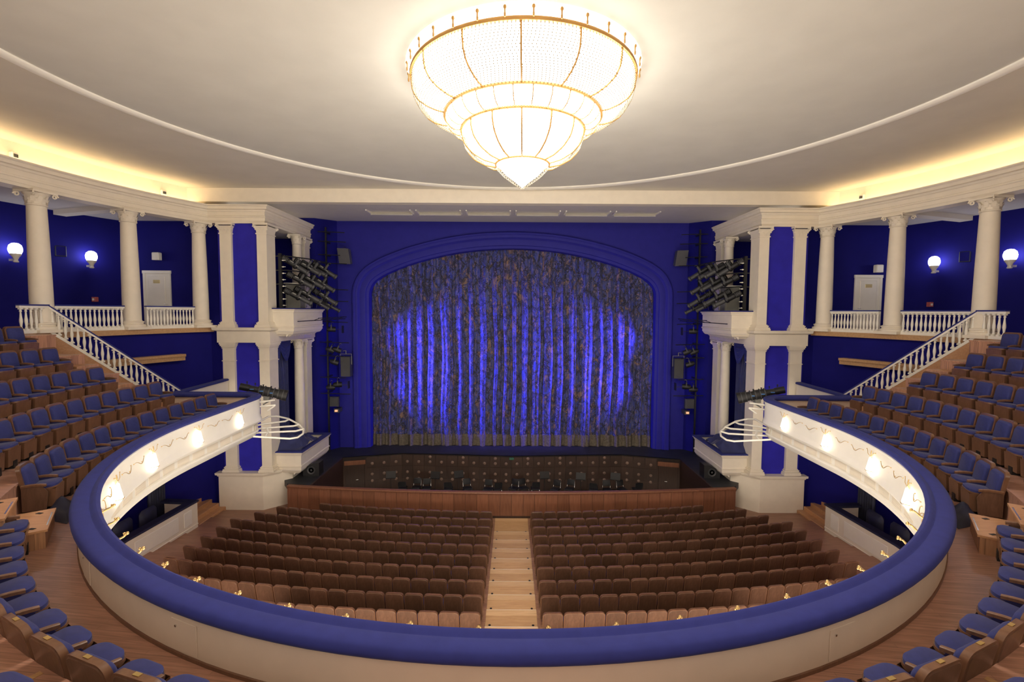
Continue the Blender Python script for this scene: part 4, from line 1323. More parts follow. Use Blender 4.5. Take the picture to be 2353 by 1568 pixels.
for s in (1, -1):
    sd = SIDE[s]
    P = [(*gpa(15.98 + (18.22 - 15.98) * i / 4), ZGAL) for i in range(5)]
    balustrade('white gallery balustrade beyond the stair head, %s side' % sd, P, 15, s, 'gallery balustrades')
    P = [(*gpa(18.98 + (20.72 - 18.98) * i / 4), ZGAL) for i in range(5)]
    balustrade('white gallery balustrade nearest the pylon, %s side' % sd, P, 15, s, 'gallery balustrades')
    P = [(*gpa(14.85, 15.22), ZGAL), (*gpa(15.72, 15.22), ZGAL)]
    balustrade('short level balustrade at the head of the %s stair' % sd, P, 6, s, 'gallery balustrades')
    P = [(15.08, 15.74, ZGAL), (12.40, 17.95, -3.90)]
    balustrade('white sloping stair balustrade with blue handrail, %s side' % sd, P, 23, s, 'stair balustrades')
    # stair below the balustrade
    t = thing('gallery_stair', 'wooden stair behind the sloping balustrade, %s side' % sd, 'stair', (s * 13.6, 16.8, ZBAL), 0, 'gallery stairs')
    mb = MB()
    d = Vector((12.40 - 15.08, 17.95 - 15.74, 0)).normalized()
    n = Vector((-d.y, d.x, 0)) * 0.05
    if n.y > 0: n = -n
    A, B = Vector((15.08, 15.74, 0)), Vector((12.40, 17.95, 0))
    q = [(A, ZBAL), (B, ZBAL - 0.3), (B, -3.90), (A, ZGAL)]
    mb.add([(p.x - n.x, p.y - n.y, z) for p, z in q] + [(p.x + n.x, p.y + n.y, z) for p, z in q], [(0, 1, 2, 3), (7, 6, 5, 4), (0, 4, 5, 1), (1, 5, 6, 2), (2, 6, 7, 3), (3, 7, 4, 0)])
    obj('stringer', mb, 'step_dark', t, 0, s)
    for k in range(10):
        f = (k + 0.5) / 10
        c = A.lerp(B, f) - n * 1.2
        z = ZGAL - 0.12 + (ZBAL - ZGAL) * f
        e = -n.normalized() * (0.2 + 0.6 * f)
        h = d * 0.19
        mb = MB(); mb.prism([((c - h).x, (c - h).y), ((c + h).x, (c + h).y), ((c + h + e).x, (c + h + e).y), ((c - h + e).x, (c - h + e).y)], z - 0.06, z)
        obj('tread', mb, 'step_dark', t, 0, s)
    # pale wooden landing edge on the blue wall
    P = [gpa(16.8 + (20.2 - 16.8) * i / 10, 15.36) for i in range(11)]
    mb = MB(); mb.sweep(P, [(0.02, -2.12), (0.32, -2.12), (0.32, -1.96), (0.38, -1.96), (0.38, -1.86), (0.02, -1.86)])
    tag(obj('landing_ledge', mb, 'step_wood', None, 20, s), 'pale wooden landing ledge on the blue wall behind the %s stair' % sd, 'ledge', 'landing ledges')
    # side stalls: box parapet, steps, dark interior
    t = thing('stalls_box', 'white panelled stalls box with dark blue top under the %s balcony' % sd, 'stalls box', (s * 12.6, 17.0, ZST), 0, 'side boxes of the stalls')
    path = [(13.9, 19.05), (12.6, 18.95), (12.75, 15.6), (12.55, 13.0)]
    mb = MB(); mb.sweep(path, [(0.12, ZST - 0.1), (0.12, -7.70), (0.0, -7.70), (0.0, ZST - 0.1)])
    obj('wall', mb, 'cream', t, 0, s)
    mb = MB(); mb.sweep(path, [(0.3, -7.71), (0.3, -7.63), (-0.03, -7.63), (-0.05, -7.67), (-0.03, -7.71)])
    obj('padded_top', mb, 'cover_navy', t, 20, s)
    mb = MB(); mb.sweep([(12.6, 18.95), (12.75, 15.6), (12.55, 13.0)], [(0.0, ZST + 0.32), (-0.02, ZST + 0.34), (-0.02, ZST + 0.37), (0.0, ZST + 0.39)])
    obj('moulding', mb, 'cream', t, 20, s)
    for ya, yb in ((18.2, 18.62), (15.9, 17.9), (13.4, 15.4)):
        xa, xb = 12.6 + (18.95 - ya) * 0.045, 12.6 + (18.95 - yb) * 0.045
        if yb < 15.6: xa, xb = 12.57, 12.74
        mb = MB()
        mb.add([(xa - 0.012, ya, ZST + 0.5), (xb - 0.012, yb, ZST + 0.5), (xb - 0.012, yb, -7.9), (xa - 0.012, ya, -7.9), (xa + 0.01, ya, ZST + 0.47), (xb + 0.01, yb, ZST + 0.47), (xb + 0.01, yb, -7.87), (xa + 0.01, ya, -7.87)],
               [(0, 1, 2, 3), (0, 4, 5, 1), (1, 5, 6, 2), (2, 6, 7, 3), (3, 7, 4, 0)])
        obj('panel', mb, 'white_paint', t, 0, s)
    mb = MB(); mb.prism([(12.72, 18.9), (15.0, 18.9), (15.0, 13.0), (12.75, 13.0)], ZST, ZST + 0.35)
    obj('box_floor', mb, 'box_dark', t, 0, s)
    for k, (x, y) in enumerate(((13.3, 17.6), (13.35, 16.5), (13.4, 15.4))):
        q = thing('covered_armchair', '%s dust-covered dark chair inside the %s stalls box' % (('far', 'middle', 'near')[k], sd), 'covered chair', (s * x, y, ZST + 0.35), 0, 'covered chairs in the stalls boxes')
        mb = MB(); mb.bbox(x - 0.33, x + 0.33, y - 0.42, y + 0.42, ZST + 0.35, ZST + 0.95, 0.1)
        obj('seat_cover', mb, 'cover_navy', q, 60, s)
        mb = MB(); mb.bbox(x + 0.15, x + 0.38, y - 0.42, y + 0.42, ZST + 0.9, ZST + 1.55, 0.12)
        obj('back_cover', mb, 'cover_navy', q, 60, s)
    mb = MB()
    vs, fs = [], []
    for j, z in enumerate((ZST, -6.5, -4.5)):
        for i in range(41): vs.append((14.0 + 0.05 * sin(i * 1.1), 18.2 + 0.9 * i / 40, z))
    for j in range(2):
        for i in range(40): fs.append((j * 41 + i, j * 41 + i + 1, (j + 1) * 41 + i + 1, (j + 1) * 41 + i))
    mb.add(vs, fs)
    tag(obj('doorway_curtain', mb, 'cover_navy', None, 80, s), 'dark doorway curtain beside the %s stalls steps' % sd, 'curtain', 'stalls doorway curtains')
    t = thing('stalls_steps', 'wooden steps rising beside the %s stalls box' % sd, 'steps', (s * 13.0, 20.0, ZST), 0, 'side steps of the stalls')
    for k in range(5):
        x0 = 12.75 + 0.30 * k
        mb = MB(); mb.bbox(x0, x0 + 0.34 if k < 4 else 15.2, 19.1, 21.1, ZST, ZST + 0.165 * (k + 1), 0.012)
        obj('step', mb, 'step_dark', t, 0, s)

# ------------------------------------------------------------ gallery wall sconces
for s in (1, -1):
    for k, a in enumerate((math.asin((20.75 - GC) / 19.5), math.asin((18.3 - GC) / 19.5))):
        p = gp(a, 19.38)
        t = thing('wall_sconce', ('lit globe sconce between the gallery columns, %s side', 'lit globe sconce at the %s picture edge')[k] % SIDE[s], 'wall lamp', (s * p[0], p[1], 1.98), (a + pi / 2) if s > 0 else (pi - a + pi / 2), 'gallery globe sconces')
        mb = MB(); mb.lathe([(0.001, -0.24), (0.10, -0.22), (0.165, -0.15), (0.205, -0.05), (0.21, 0.04), (0.18, 0.16), (0.10, 0.23), (0.001, 0.25)], 8, (0, 0.28, 0.20))
        obj('globe', mb, 'sconce_glow', t, 20, 1, None, True)
        mb = MB(); mb.lathe([(0.05, -0.30), (0.09, -0.28), (0.06, -0.2), (0.10, -0.1), (0.16, -0.02), (0.17, 0.02), (0.14, 0.06)], 12, (0, 0.28, 0.02)).box(-0.05, 0.05, 0.0, 0.3, -0.22, -0.14)
        obj('cup_bracket', mb, 'white_paint', t, 35, 1, None, True)

for s in (1, -1):
    p = gp(math.asin((20.95 - GC) / 19.5), 19.38)
    t = thing('fire_call_point', 'tiny red alarm box low on the blue %s gallery wall' % SIDE[s], 'alarm box', (s * p[0], p[1], 0.3), 0, 'alarm boxes')
    mb = MB(); mb.bbox(-0.08, 0.08, -0.09, 0.09, 0, 0.2, 0.01)
    obj('case', mb, 'red_plastic', t, 0, 1, None, True)
    mb = MB(); mb.box(-0.04, 0.04, -0.1, -0.088, 0.05, 0.14)
    obj('pane', mb, 'white_paint', t, 0, 1, None, True)
    p = gp(math.asin((19.8 - GC) / 19.5), 19.24)
    t = thing('gallery_speaker', 'small dark blue speaker on the %s gallery wall between sconces' % SIDE[s], 'speaker', (s * p[0], p[1], 2.1), s * -0.9, 'gallery wall speakers')
    mb = MB(); mb.bbox(-0.17, 0.17, -0.1, 0.1, 0, 0.42, 0.02)
    obj('case', mb, 'cover_navy', t, 0, 1, None, True)
    mb = MB(); mb.box(-0.14, 0.14, -0.108, -0.1, 0.03, 0.39)
    obj('grille', mb, 'blue_wall', t, 0, 1, None, True)
# ------------------------------------------------------------ balcony front lamps and gold scrolls
LF = offset_line(-0.40, RING)
LTOT = LF[-1][0]
# centre arc position and the position of y = 15.45 on the right
def s_of_y(yv):
    half = [q for q in LF if q[1] >= 0]
    for a, b in zip(half, half[1:]):
        if b[2] >= yv and abs(b[3]) > 0.5 or (b[2] >= yv): return a[0] + (yv - a[2]) / max(1e-6, b[2] - a[2]) * (b[0] - a[0])
sc_, sr_ = LTOT / 2, s_of_y(15.45)
NL = 7
step = (sr_ - sc_) / (NL + 0.5)
scroll = {}
def scroll_mesh(kind):
    mb = MB()
    if kind == 'swag':
        pts = []
        for i in range(19):
            u = -1 + 2 * i / 18
            pts.append((0.27 * u, -(0.04 + 0.05 * (1 - u * u)), -0.33 + 0.012 * u - 0.045 * cos(1.25 * pi * u)))
        mb.tube(pts, [0.004 + 0.005 * (1 - abs(-1 + 2 * i / 18)) for i in range(19)], 5)
        for e in (-1, 1): mb.ball((0.27 * e, -0.04, pts[0 if e < 0 else -1][2]), 0.013, 6, 4)
        mb.ball((0, -0.09, -0.34), 0.012, 6, 4)
    if kind == 'tip':
        pts = [(0, -0.01, -0.24), (0.03, -0.06, -0.19), (0.02, -0.12, -0.155), (-0.02, -0.17, -0.125), (0.0, -0.21, -0.10), (0.03, -0.23, -0.11)]
        mb.tube(pts, [0.014, 0.016, 0.016, 0.014, 0.018, 0.012], 6)
        mb.ball((0.0, -0.22, -0.095), 0.025, 6, 4).ball((0.03, -0.19, -0.1), 0.018, 6, 4)
    if kind == 'vee':
        for e in (-1, 1):
            pts = [(0, -0.05, -0.34), (e * 0.06, -0.08, -0.29), (e * 0.11, -0.08, -0.27), (e * 0.15, -0.07, -0.20), (e * 0.21, -0.06, -0.19)]
            mb.tube(pts, [0.008, 0.007, 0.007, 0.006, 0.006], 5)
            mb.ball(pts[-1], 0.013, 6, 4)
        mb.tube([(0, -0.04, -0.36), (0, -0.06, -0.25), (0, -0.05, -0.18)], 0.011, 6)
    return mb
shade = MB()
shade.lathe([(0.055, 0), (0.065, -0.04), (0.085, -0.15), (0.108, -0.26), (0.115, -0.30)], 14, (0, -0.035, -0.36), pi, 2 * pi)
base = MB()
pr = []
for k in range(16): pr.append(((0.119) * cos(pi + pi * k / 15), -0.035 + 0.119 * sin(pi + pi * k / 15), -0.66 + 0.010 * (k % 2)))
base.tube(pr, 0.009, 5)
tail = MB()
tail.lathe([(0.10, -0.67), (0.075, -0.72), (0.045, -0.75), (0.01, -0.765)], 10, (0, -0.035, 0), pi, 2 * pi)
LM = {}
for nm, mb_, mt in (('shade', shade, 'lamp_glow'), ('rim', base, 'gold'), ('tail_glass', tail, 'lamp_glow'), ('scroll', scroll_mesh('vee'), 'gold'), ('swag', scroll_mesh('swag'), 'gold'), ('finial', scroll_mesh('tip'), 'gold')):
    me = bpy.data.meshes.new(nm); me.from_pydata(mb_.v, [], mb_.f); me.update(); me.shade_smooth(); me.materials.append(MAT[mt]); LM[nm] = me
for s in (-1, 1):
    for k in range(NL + 1):
        ss = sc_ + s * (k + 0.5) * step
        x, y, nx, ny = along(LF, ss)
        j = NL - k
        far = j <= 3
        lb = '%s lit fan-shaped lamp on the balcony front, counted from the %s stage end' % (ORD[j], SIDE[s]) if far else 'gilt balcony lamp showing over the rail, %s from the %s stage end' % (ORD[j], SIDE[s])
        t = thing('balcony_lamp', lb, 'balcony lamp', (x, y, -3.05), atan2(ny, nx) - pi / 2, 'balcony front lamps')
        for p in (('shade', 'rim', 'tail_glass', 'scroll', 'finial') if not far else ('shade', 'rim', 'tail_glass', 'scroll')): put(LM[p], p, t)
        for q in (1, 2):
            x, y, nx, ny = along(LF, ss - s * q * step / 3)
            lb = '%s gilt scroll inward from the %s lamp, %s balcony front' % (ORD[q - 1], ORD[j], SIDE[s])
            t = thing('gilt_scroll', lb, 'gilt scroll', (x, y, -3.05), atan2(ny, nx) - pi / 2, 'gilt scrolls of the balcony front')
            put(LM['swag'], 'swag', t)
            if not far: put(LM['finial'], 'finial', t)

# ------------------------------------------------------------ chandelier
CX, CY = 0.18, 11.0
t = thing('chandelier', 'huge tiered crystal chandelier with gilt rings, brightly lit', 'chandelier', (CX, CY, 2.7))
T1 = [(2.40, 5.00), (2.40, 4.82), (2.37, 4.64), (2.27, 4.48), (2.08, 4.36), (1.88, 4.29), (1.70, 4.26)]
T2 = [(1.70, 4.26), (1.67, 4.13), (1.58, 4.02), (1.46, 3.96), (1.34, 3.97)]
T3 = [(1.34, 3.97), (1.335, 3.82), (1.27, 3.62), (1.10, 3.44), (0.86, 3.31), (0.60, 3.25)]
T4 = [(0.58, 3.26), (0.56, 3.16), (0.42, 3.01), (0.22, 2.86), (0.03, 2.73)]
def resample(P, n):
    L = [0]
    for a, b in zip(P, P[1:]): L.append(L[-1] + hypot(b[0] - a[0], b[1] - a[1]))
    out = []
    for k in range(n + 1):
        q = L[-1] * k / n
        for i in range(len(P) - 1):
            if L[i + 1] >= q - 1e-9:
                u = (q - L[i]) / (L[i + 1] - L[i])
                out.append((P[i][0] + u * (P[i + 1][0] - P[i][0]), P[i][1] + u * (P[i + 1][1] - P[i][1])))
                break
    return out
prof = []
for T in (T1, T2, T3, T4): prof += [(T[0][0] - 0.03, T[0][1] + 0.03)] + [(max(0.01, r - 0.06), z + 0.03) for r, z in T]
mb = MB()
mb.lathe(prof, 40, (CX, CY, 0))
tag(obj('glowing_core', mb, 'chandelier_glow', t, 60), 'glowing lamp core behind the crystals')
mb = MB()
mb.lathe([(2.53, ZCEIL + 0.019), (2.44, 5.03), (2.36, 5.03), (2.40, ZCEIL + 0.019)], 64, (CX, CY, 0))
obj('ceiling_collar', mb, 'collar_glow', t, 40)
for r, z, h, q, nm in ((2.43, 5.0, 0.035, 0.03, 'gilt_ring'), (1.72, 4.26, 0.03, 0.025, 'gilt_ring'), (1.36, 3.97, 0.03, 0.025, 'gilt_ring'), (0.60, 3.26, 0.02, 0.02, 'gilt_ring')):
    mb = MB()
    mb.lathe([(r - q, z - h), (r + q * 0.6, z - h), (r + q, z), (r + q * 0.6, z + h), (r - q, z + h), (r - q, z - h)], 72, (CX, CY, 0))
    obj(nm, mb, 'old_gilt', t, 40)
for T, nr, off in ((T1, 14, 0.0), (T2, 28, 0.0), (T3, 14, 0.0)):
    R_ = resample(T, 14)
    for k in range(nr):
        a = 2 * pi * (k + 0.42) / nr
        mb = MB()
        mb.tube([(CX + (r + 0.012) * cos(a), CY + (r + 0.012) * sin(a), z) for r, z in R_], 0.019 if nr == 14 else 0.012, 6)
        obj('gilt_rib', mb, 'old_gilt', t, 40)
post = MB()
post.lathe([(0.016, 0.0), (0.02, 0.05), (0.014, 0.08), (0.015, 0.13), (0.03, 0.15), (0.03, 0.18), (0.012, 0.2)], 8)
pm = None
for k in range(32):
    a = 2 * pi * (k + 0.42) / 28 if False else 2 * pi * (k + 0.25) / 32
    loc = (2.50 * cos(a), 2.50 * sin(a), 4.99 - 2.7)
    if pm is None:
        o = obj('gilt_post', post, 'old_gilt', t, 40, 1, None, True); pm = o.data
    else: o = put(pm, 'gilt_post', t)
    o.location = loc
# crystal bead strings
ob = [(0, 0, 1), (1, 0, 0), (0, 1, 0), (-1, 0, 0), (0, -1, 0), (0, 0, -1)]
of = [(0, 1, 2), (0, 2, 3), (0, 3, 4), (0, 4, 1), (5, 2, 1), (5, 3, 2), (5, 4, 3), (5, 1, 4)]
mb = MB()
for T, nrow, ncol in ((T1, 24, 210), (T2, 12, 200), (T3, 26, 150), (T4, 14, 60)):
    for r, z in resample(T, nrow):
        nc = max(6, int(ncol * r / T[0][0]))
        for k in range(nc):
            a = 2 * pi * k / nc
            c = Vector((CX + (r + 0.005) * cos(a), CY + (r + 0.005) * sin(a), z))
            e = 0.0155 if T is T1 else 0.009
            mb.add([(c.x + e * x, c.y + e * y, c.z + 1.5 * e * q) for x, y, q in ob], of)
b = obj('crystal_beads', mb, 'crystal', t, 0)
b['kind'] = 'stuff'

# ------------------------------------------------------------ stage lanterns
def mesh_of(nm, mb_, mt, sm=35):
    me = bpy.data.meshes.new(nm); me.from_pydata(mb_.v, [], mb_.f); me.update()
    if sm: me.shade_smooth(); me.set_sharp_from_angle(angle=rad(sm))
    me.materials.append(MAT[mt])
    return me
# local +X is the beam direction, Z up
RX = Matrix(((0, 0, 1, 0), (1, 0, 0, 0), (0, 1, 0, 0), (0, 0, 0, 1)))
def lan(kind):
    D = {}
    if kind == 'profile':
        b = MB(); b.lathe([(0.001, -0.62), (0.10, -0.62), (0.135, -0.58), (0.135, -0.38), (0.11, -0.34), (0.12, -0.30), (0.12, -0.05), (0.15, -0.02), (0.15, 0.06), (0.105, 0.10)], 12, (0, 0, 0), M=RX)
        for k in range(4): b.box(-0.57 + 0.06 * k, -0.55 + 0.06 * k, -0.15, 0.15, -0.09, 0.09)
        D['housing'] = mesh_of('housing', b, 'black_metal')
        b = MB(); b.lathe([(0.10, 0.08), (0.10, 0.50), (0.125, 0.52), (0.125, 0.60), (0.10, 0.60), (0.095, 0.5)], 14, (0, 0, 0), M=RX)
        D['barrel'] = mesh_of('barrel', b, 'dark_grey')
        b = MB(); b.lathe([(0.001, 0.52), (0.095, 0.50)], 14, (0, 0, 0), M=RX)
        D['lens'] = mesh_of('lens', b, 'lens_blue')
        b = MB(); b.box(-0.06, 0.02, -0.19, -0.17, -0.03, 0.28).box(-0.06, 0.02, 0.17, 0.19, -0.03, 0.28).box(-0.06, 0.02, -0.19, 0.19, 0.27, 0.29)
        D['yoke'] = mesh_of('yoke', b, 'black_metal', 0)
        b = MB(); b.tube([(-0.02, 0, 0.29), (-0.02, 0, 0.36), (0.03, 0, 0.42), (0.07, 0, 0.38)], 0.018, 6)
        D['hook'] = mesh_of('hook', b, 'dark_grey')
        b = MB(); b.box(-0.28, -0.12, -0.135, -0.118, 0.02, 0.06).box(0.0, 0.12, -0.16, -0.148, -0.02, 0.02)
        D['label_plate'] = mesh_of('label_plate', b, 'grey_case', 0)
    else:
        b = MB(); b.lathe([(0.001, -0.24), (0.09, -0.22), (0.13, -0.12), (0.14, 0.0), (0.14, 0.22), (0.125, 0.22), (0.12, 0.05)], 14, (0, 0, 0), M=RX)
        D['can'] = mesh_of('can', b, 'black_metal')
        b = MB(); b.lathe([(0.001, 0.06), (0.12, 0.05)], 14, (0, 0, 0), M=RX)
        D['lens'] = mesh_of('lens', b, 'lens_blue' if kind == 'can' else 'blue_lens')
        b = MB(); b.box(-0.03, 0.03, -0.17, -0.155, -0.02, 0.24).box(-0.03, 0.03, 0.155, 0.17, -0.02, 0.24).box(-0.03, 0.03, -0.17, 0.17, 0.23, 0.245)
        D['yoke'] = mesh_of('yoke', b, 'black_metal', 0)
        b = MB(); b.tube([(0, 0, 0.24), (0, 0, 0.32), (0.05, 0, 0.38), (0.09, 0, 0.34)], 0.016, 6)
        D['hook'] = mesh_of('hook', b, 'chrome')
    return D
LAN = {k: lan(k) for k in ('profile', 'can', 'blue_can')}
def lantern(label, pos, d, kind='profile', sc=1.0, group=None):
    d = Vector(d).normalized()
    t = thing('stage_lantern', label, 'stage lantern', pos, 0, group)
    y = Vector((0, 0, 1)).cross(d).normalized()
    z = d.cross(y)
    t.rotation_euler = Matrix((d, y, z)).transposed().to_euler()
    t.scale = (sc, sc, sc)
    for nm, me in LAN[kind].items(): put(me, nm, t)
    return t
RACK = [(10.0, 22.4, 2.04), (9.68, 23.0, 2.0), (9.62, 23.6, 1.98), (9.42, 24.4, 2.0), (9.86, 22.6, 1.36), (9.66, 23.4, 1.38), (9.46, 24.2, 1.30), (9.88, 22.35, 0.60), (9.70, 23.0, 0.70), (9.38, 24.3, 0.64), (9.32, 24.9, 0.18), (9.50, 23.9, 0.30)]
RLB = ['top row, nearest the pier', 'top row, second from the pier', 'top row, third from the pier', 'top row, nearest the stage', 'middle row, nearest the pier', 'middle row, centre', 'middle row, nearest the stage', 'bottom row, nearest the pier', 'bottom row, second from the pier', 'bottom row, third from the pier', 'lowest and nearest the stage', 'lowest, tucked under the bottom row']
for s in (1, -1):
    sd = SIDE[s]
    for k, (x, y, z) in enumerate(RACK):
        dd = (-s * (0.74 + 0.03 * ((k * 7) % 3)), 0.42, -0.54 + 0.03 * ((k * 5) % 3))
        lantern('black profile lantern on the %s box rack, %s' % (sd, RLB[k]), (s * x, y, z), dd, 'profile', 1.08 if k < 10 else 0.8, 'lanterns on the box racks')
    t = thing('lantern_rack', 'black steel lantern rack standing in the %s upper box' % sd, 'lighting rack', (s * 10.55, 22.1, 0.08), 0, 'lantern racks')
    mb = MB(); mb.box(10.48, 10.62, 22.05, 22.17, 0.08, 2.55).box(10.40, 10.70, 21.95, 22.27, 0.06, 0.10)
    obj('post', mb, 'black_metal', t, 0, s)
    for z in (2.42, 1.78, 1.16):
        mb = MB(); mb.tube([(10.75, 22.0, z), (10.3, 22.2, z + 0.02), (9.7, 23.2, z), (9.3, 24.8, z - 0.05)], 0.028, 8)
        obj('bar', mb, 'black_metal', t, 40, s)
    for k in range(8):
        z = 0.2 + 0.29 * k
        mb = MB(); mb.lathe([(0.02, 0), (0.035, 0.06), (0.015, 0.08), (0.012, 0.16)], 8, (10.44, 22.03, z), M=Matrix(((0, 0, -1), (0, 1, 0), (1, 0, 0))))
        obj('plug', mb, 'white_paint', t, 40, s)
    for k in range(5):
        x, y = 9.7 - 0.07 * k, 22.9 + 0.4 * k
        mb = MB(); mb.tube([(x, y, 1.15), (x + 0.08, y, 0.85), (x - 0.05, y, 0.5), (x + 0.03, y, 0.12)], 0.012, 5)
        obj('cable', mb, 'dark_grey', t, 40, s)
    t = thing('dimmer_cabinet', 'grey equipment cabinet behind the lanterns in the %s upper box' % sd, 'equipment cabinet', (s * 10.42, 23.2, -0.88), 0, 'equipment cabinets')
    mb = MB(); mb.bbox(10.05, 10.75, 22.95, 23.5, -0.88, 1.2, 0.02)
    obj('body', mb, 'grey_case', t, 0, s)
    mb = MB(); mb.bbox(10.12, 10.68, 22.93, 22.95, -0.6, 1.08, 0.01)
    obj('door', mb, 'grey_case', t, 0, s)
    mb = MB(); mb.bbox(10.0, 10.8, 22.9, 23.55, 1.2, 1.27, 0.01)
    obj('lid', mb, 'white_paint', t, 0, s)
    # lattice arm in front of the box
    t = thing('lattice_arm', 'thin black lattice arm reaching from the %s upper box towards the stage' % sd, 'lighting arm', (s * 9.5, 23.6, -0.5), 0, 'lattice arms')
    A, B = Vector((9.72, 21.9, -0.52)), Vector((8.75, 25.3, -0.45))
    mb = MB(); mb.tube([A, B], 0.022, 6)
    obj('chord', mb, 'black_metal', t, 40, s)
    mb = MB(); mb.tube([A.lerp(B, 0.35) + Vector((-0.12, 0, 0.1)), A.lerp(B, 0.98) + Vector((-0.12, 0, 0.1))], 0.022, 6)
    obj('chord', mb, 'black_metal', t, 40, s)
    for k in range(5):
        mb = MB(); mb.tube([A.lerp(B, 0.3 + 0.13 * k), A.lerp(B, 0.38 + 0.13 * k) + Vector((-0.12, 0, 0.1))], 0.014, 5)
        obj('lacing', mb, 'black_metal', t, 40, s)
    # bars on the splayed stage wall
    for k, (z, x1) in enumerate(((4.15, 8.95), (3.65, 8.9), (2.95, 9.2), (2.5, 8.85), (1.12, 8.8), (0.5, 8.8), (-0.62, 8.85), (-1.72, 8.8), (-2.45, 9.1), (-3.62, 9.0), (-4.5, 8.75))):
        t = thing('wall_bar', '%s black lighting bar from the top on the %s stage wall' % (ORD[k], sd), 'lighting bar', (s * 9.6, 26.0, z), 0, 'lighting bars of the stage walls')
        mb = MB(); mb.tube([(10.35, 25.95, z), (x1 + 0.3, 25.95, z - 0.03), (x1, 26.0, z - 0.04)], 0.025, 6)
        obj('bar', mb, 'black_metal', t, 40, s)
        mb = MB(); mb.box(9.98, 10.04, 25.95, 26.75, z - 0.03, z + 0.03)
        obj('bracket', mb, 'black_metal', t, 0, s)
    mb = MB(); mb.box(9.93, 10.01, 26.02, 26.1, -7.75, 4.4)
    tag(obj('boom_pole', mb, 'black_metal', None, 0, s), 'tall black boom pole against the %s stage wall' % sd, 'boom pole', 'boom poles')
    for (x, y, z, dx, dz, kd, lb) in ((9.65, 25.75, -1.02, 1, -0.02, 'blue_can', 'short lantern with blue lens just under the %s upper box'), (9.75, 25.8, -2.12, 1, -0.45, 'can', 'small tilted lantern below the %s upper box, left of a pair'),
                                     (9.38, 25.8, -2.12, 1, -0.45, 'can', 'small tilted lantern below the %s upper box, right of a pair'), (9.55, 25.8, -2.78, 1, -0.4, 'can', 'small single lantern beside the hanging black speaker, %s'),
                                     (9.75, 25.8, -4.15, 1, 0.0, 'can', 'lantern on the low stage wall bar nearest the column, %s side'), (9.38, 25.8, -4.0, 1, 0.0, 'can', 'lantern on the low stage wall bar nearest the arch, %s side')):
        tl = lantern(lb % sd, (s * x, y, z), (-s * dx, 0.35, dz), kd, 1.0, 'lanterns on the stage walls')
        if (x, z) in ((9.65, -1.02), (9.38, -4.0)):
            x1 = x - 0.61
            ye = 25.93 if z > -2 else 25.97
            fl = MB(); fl.box(x1, x1 + 0.012, 25.62, ye, z - 0.2, z + 0.2).box(x1, x - 0.1, 25.70, 25.72, z - 0.012, z + 0.012)  # added plate that keeps the blue beam off the opposite pylon
            fo = obj('added_spill_flap', fl, 'black_metal', None, 0, s)
            bpy.context.view_layer.update()
            fo.parent = tl
            fo.matrix_parent_inverse = tl.matrix_world.inverted()
    # speakers
    t = thing('wall_speaker', 'flat grey speaker tilted on the blue wall beside the arch, %s' % sd, 'speaker', (s * 9.12, 26.6, 2.45), 0, 'grey wall speakers')
    mb = MB()
    mb.add([(8.76, 26.3, 2.48), (9.36, 26.3, 2.5), (9.46, 26.25, 3.33), (8.86, 26.25, 3.31), (8.8, 26.75, 2.55), (9.3, 26.75, 2.55), (9.36, 26.75, 3.33), (8.9, 26.75, 3.31)], [(0, 1, 2, 3), (7, 6, 5, 4), (0, 4, 5, 1), (1, 5, 6, 2), (2, 6, 7, 3), (3, 7, 4, 0)])
    obj('cabinet', mb, 'speaker_grey', t, 0, s)
    mb = MB(); mb.box(9.08, 9.14, 26.7, 27.12, 2.9, 2.96).tube([(9.0, 26.4, 3.32), (9.1, 26.45, 3.42), (9.2, 26.4, 3.33)], 0.012, 5)
    obj('bracket', mb, 'black_metal', t, 0, s)
    t = thing('hanging_speaker', 'tall black speaker in a steel frame beside the arch, %s' % sd, 'speaker', (s * 9.05, 26.3, -3.55), 0, 'black hanging speakers')
    mb = MB(); mb.bbox(8.78, 9.30, 26.05, 26.5, -3.6, -2.52, 0.02)
    obj('cabinet', mb, 'dark_grey', t, 0, s)
    mb = MB(); mb.tube([(8.74, 26.2, -2.95), (8.74, 26.2, -2.38), (9.34, 26.2, -2.38), (9.34, 26.2, -2.95)], 0.018, 6).tube([(9.04, 26.2, -2.38), (9.04, 26.2, -2.2), (9.12, 25.98, -2.2)], 0.018, 6)
    obj('steel_frame', mb, 'grey_case', t, 40, s)
    t = thing('junction_box', 'grey junction box on the %s stage wall under the low bar' % sd, 'junction box', (s * 9.72, 26.15, -5.3), 0, 'junction boxes')
    mb = MB(); mb.bbox(9.45, 9.98, 26.1, 26.3, -5.25, -4.72, 0.02)
    obj('case', mb, 'dark_grey', t, 0, s)
    mb = MB(); mb.bbox(9.5, 9.93, 26.085, 26.1, -5.2, -4.77, 0.01)
    obj('cover', mb, 'dark_grey', t, 0, s)
    t = thing('exit_lamp', 'tiny orange lit exit lamp on the %s stage wall' % sd, 'exit lamp', (s * 9.6, 26.2, -5.6), 0, 'exit lamps of the stage walls')
    mb = MB(); mb.box(9.54, 9.68, 26.12, 26.2, -5.55, -5.45)
    obj('face', mb, 'exit_glow', t, 0, s)
    mb = MB(); mb.box(9.47, 9.75, 26.2, 26.7, -5.61, -5.39)
    obj('case', mb, 'dark_grey', t, 0, s)
    t = thing('stage_monitor', 'black monitor loudspeaker on the apron beside the pit, %s' % sd, 'speaker', (s * 9.4, 22.6, ZSTAGE), 0, 'stage monitors')
    mb = MB(); mb.hprism([(0, 0), (0.75, 0), (0.75, 0.35), (0.25, 0.62), (0, 0.62)], Matrix(((1, 0, 0, 9.05), (0, 0, 1, 22.3), (0, 1, 0, ZSTAGE), (0, 0, 0, 1))), 0.55)
    obj('cabinet', mb, 'black_metal', t, 0, s)
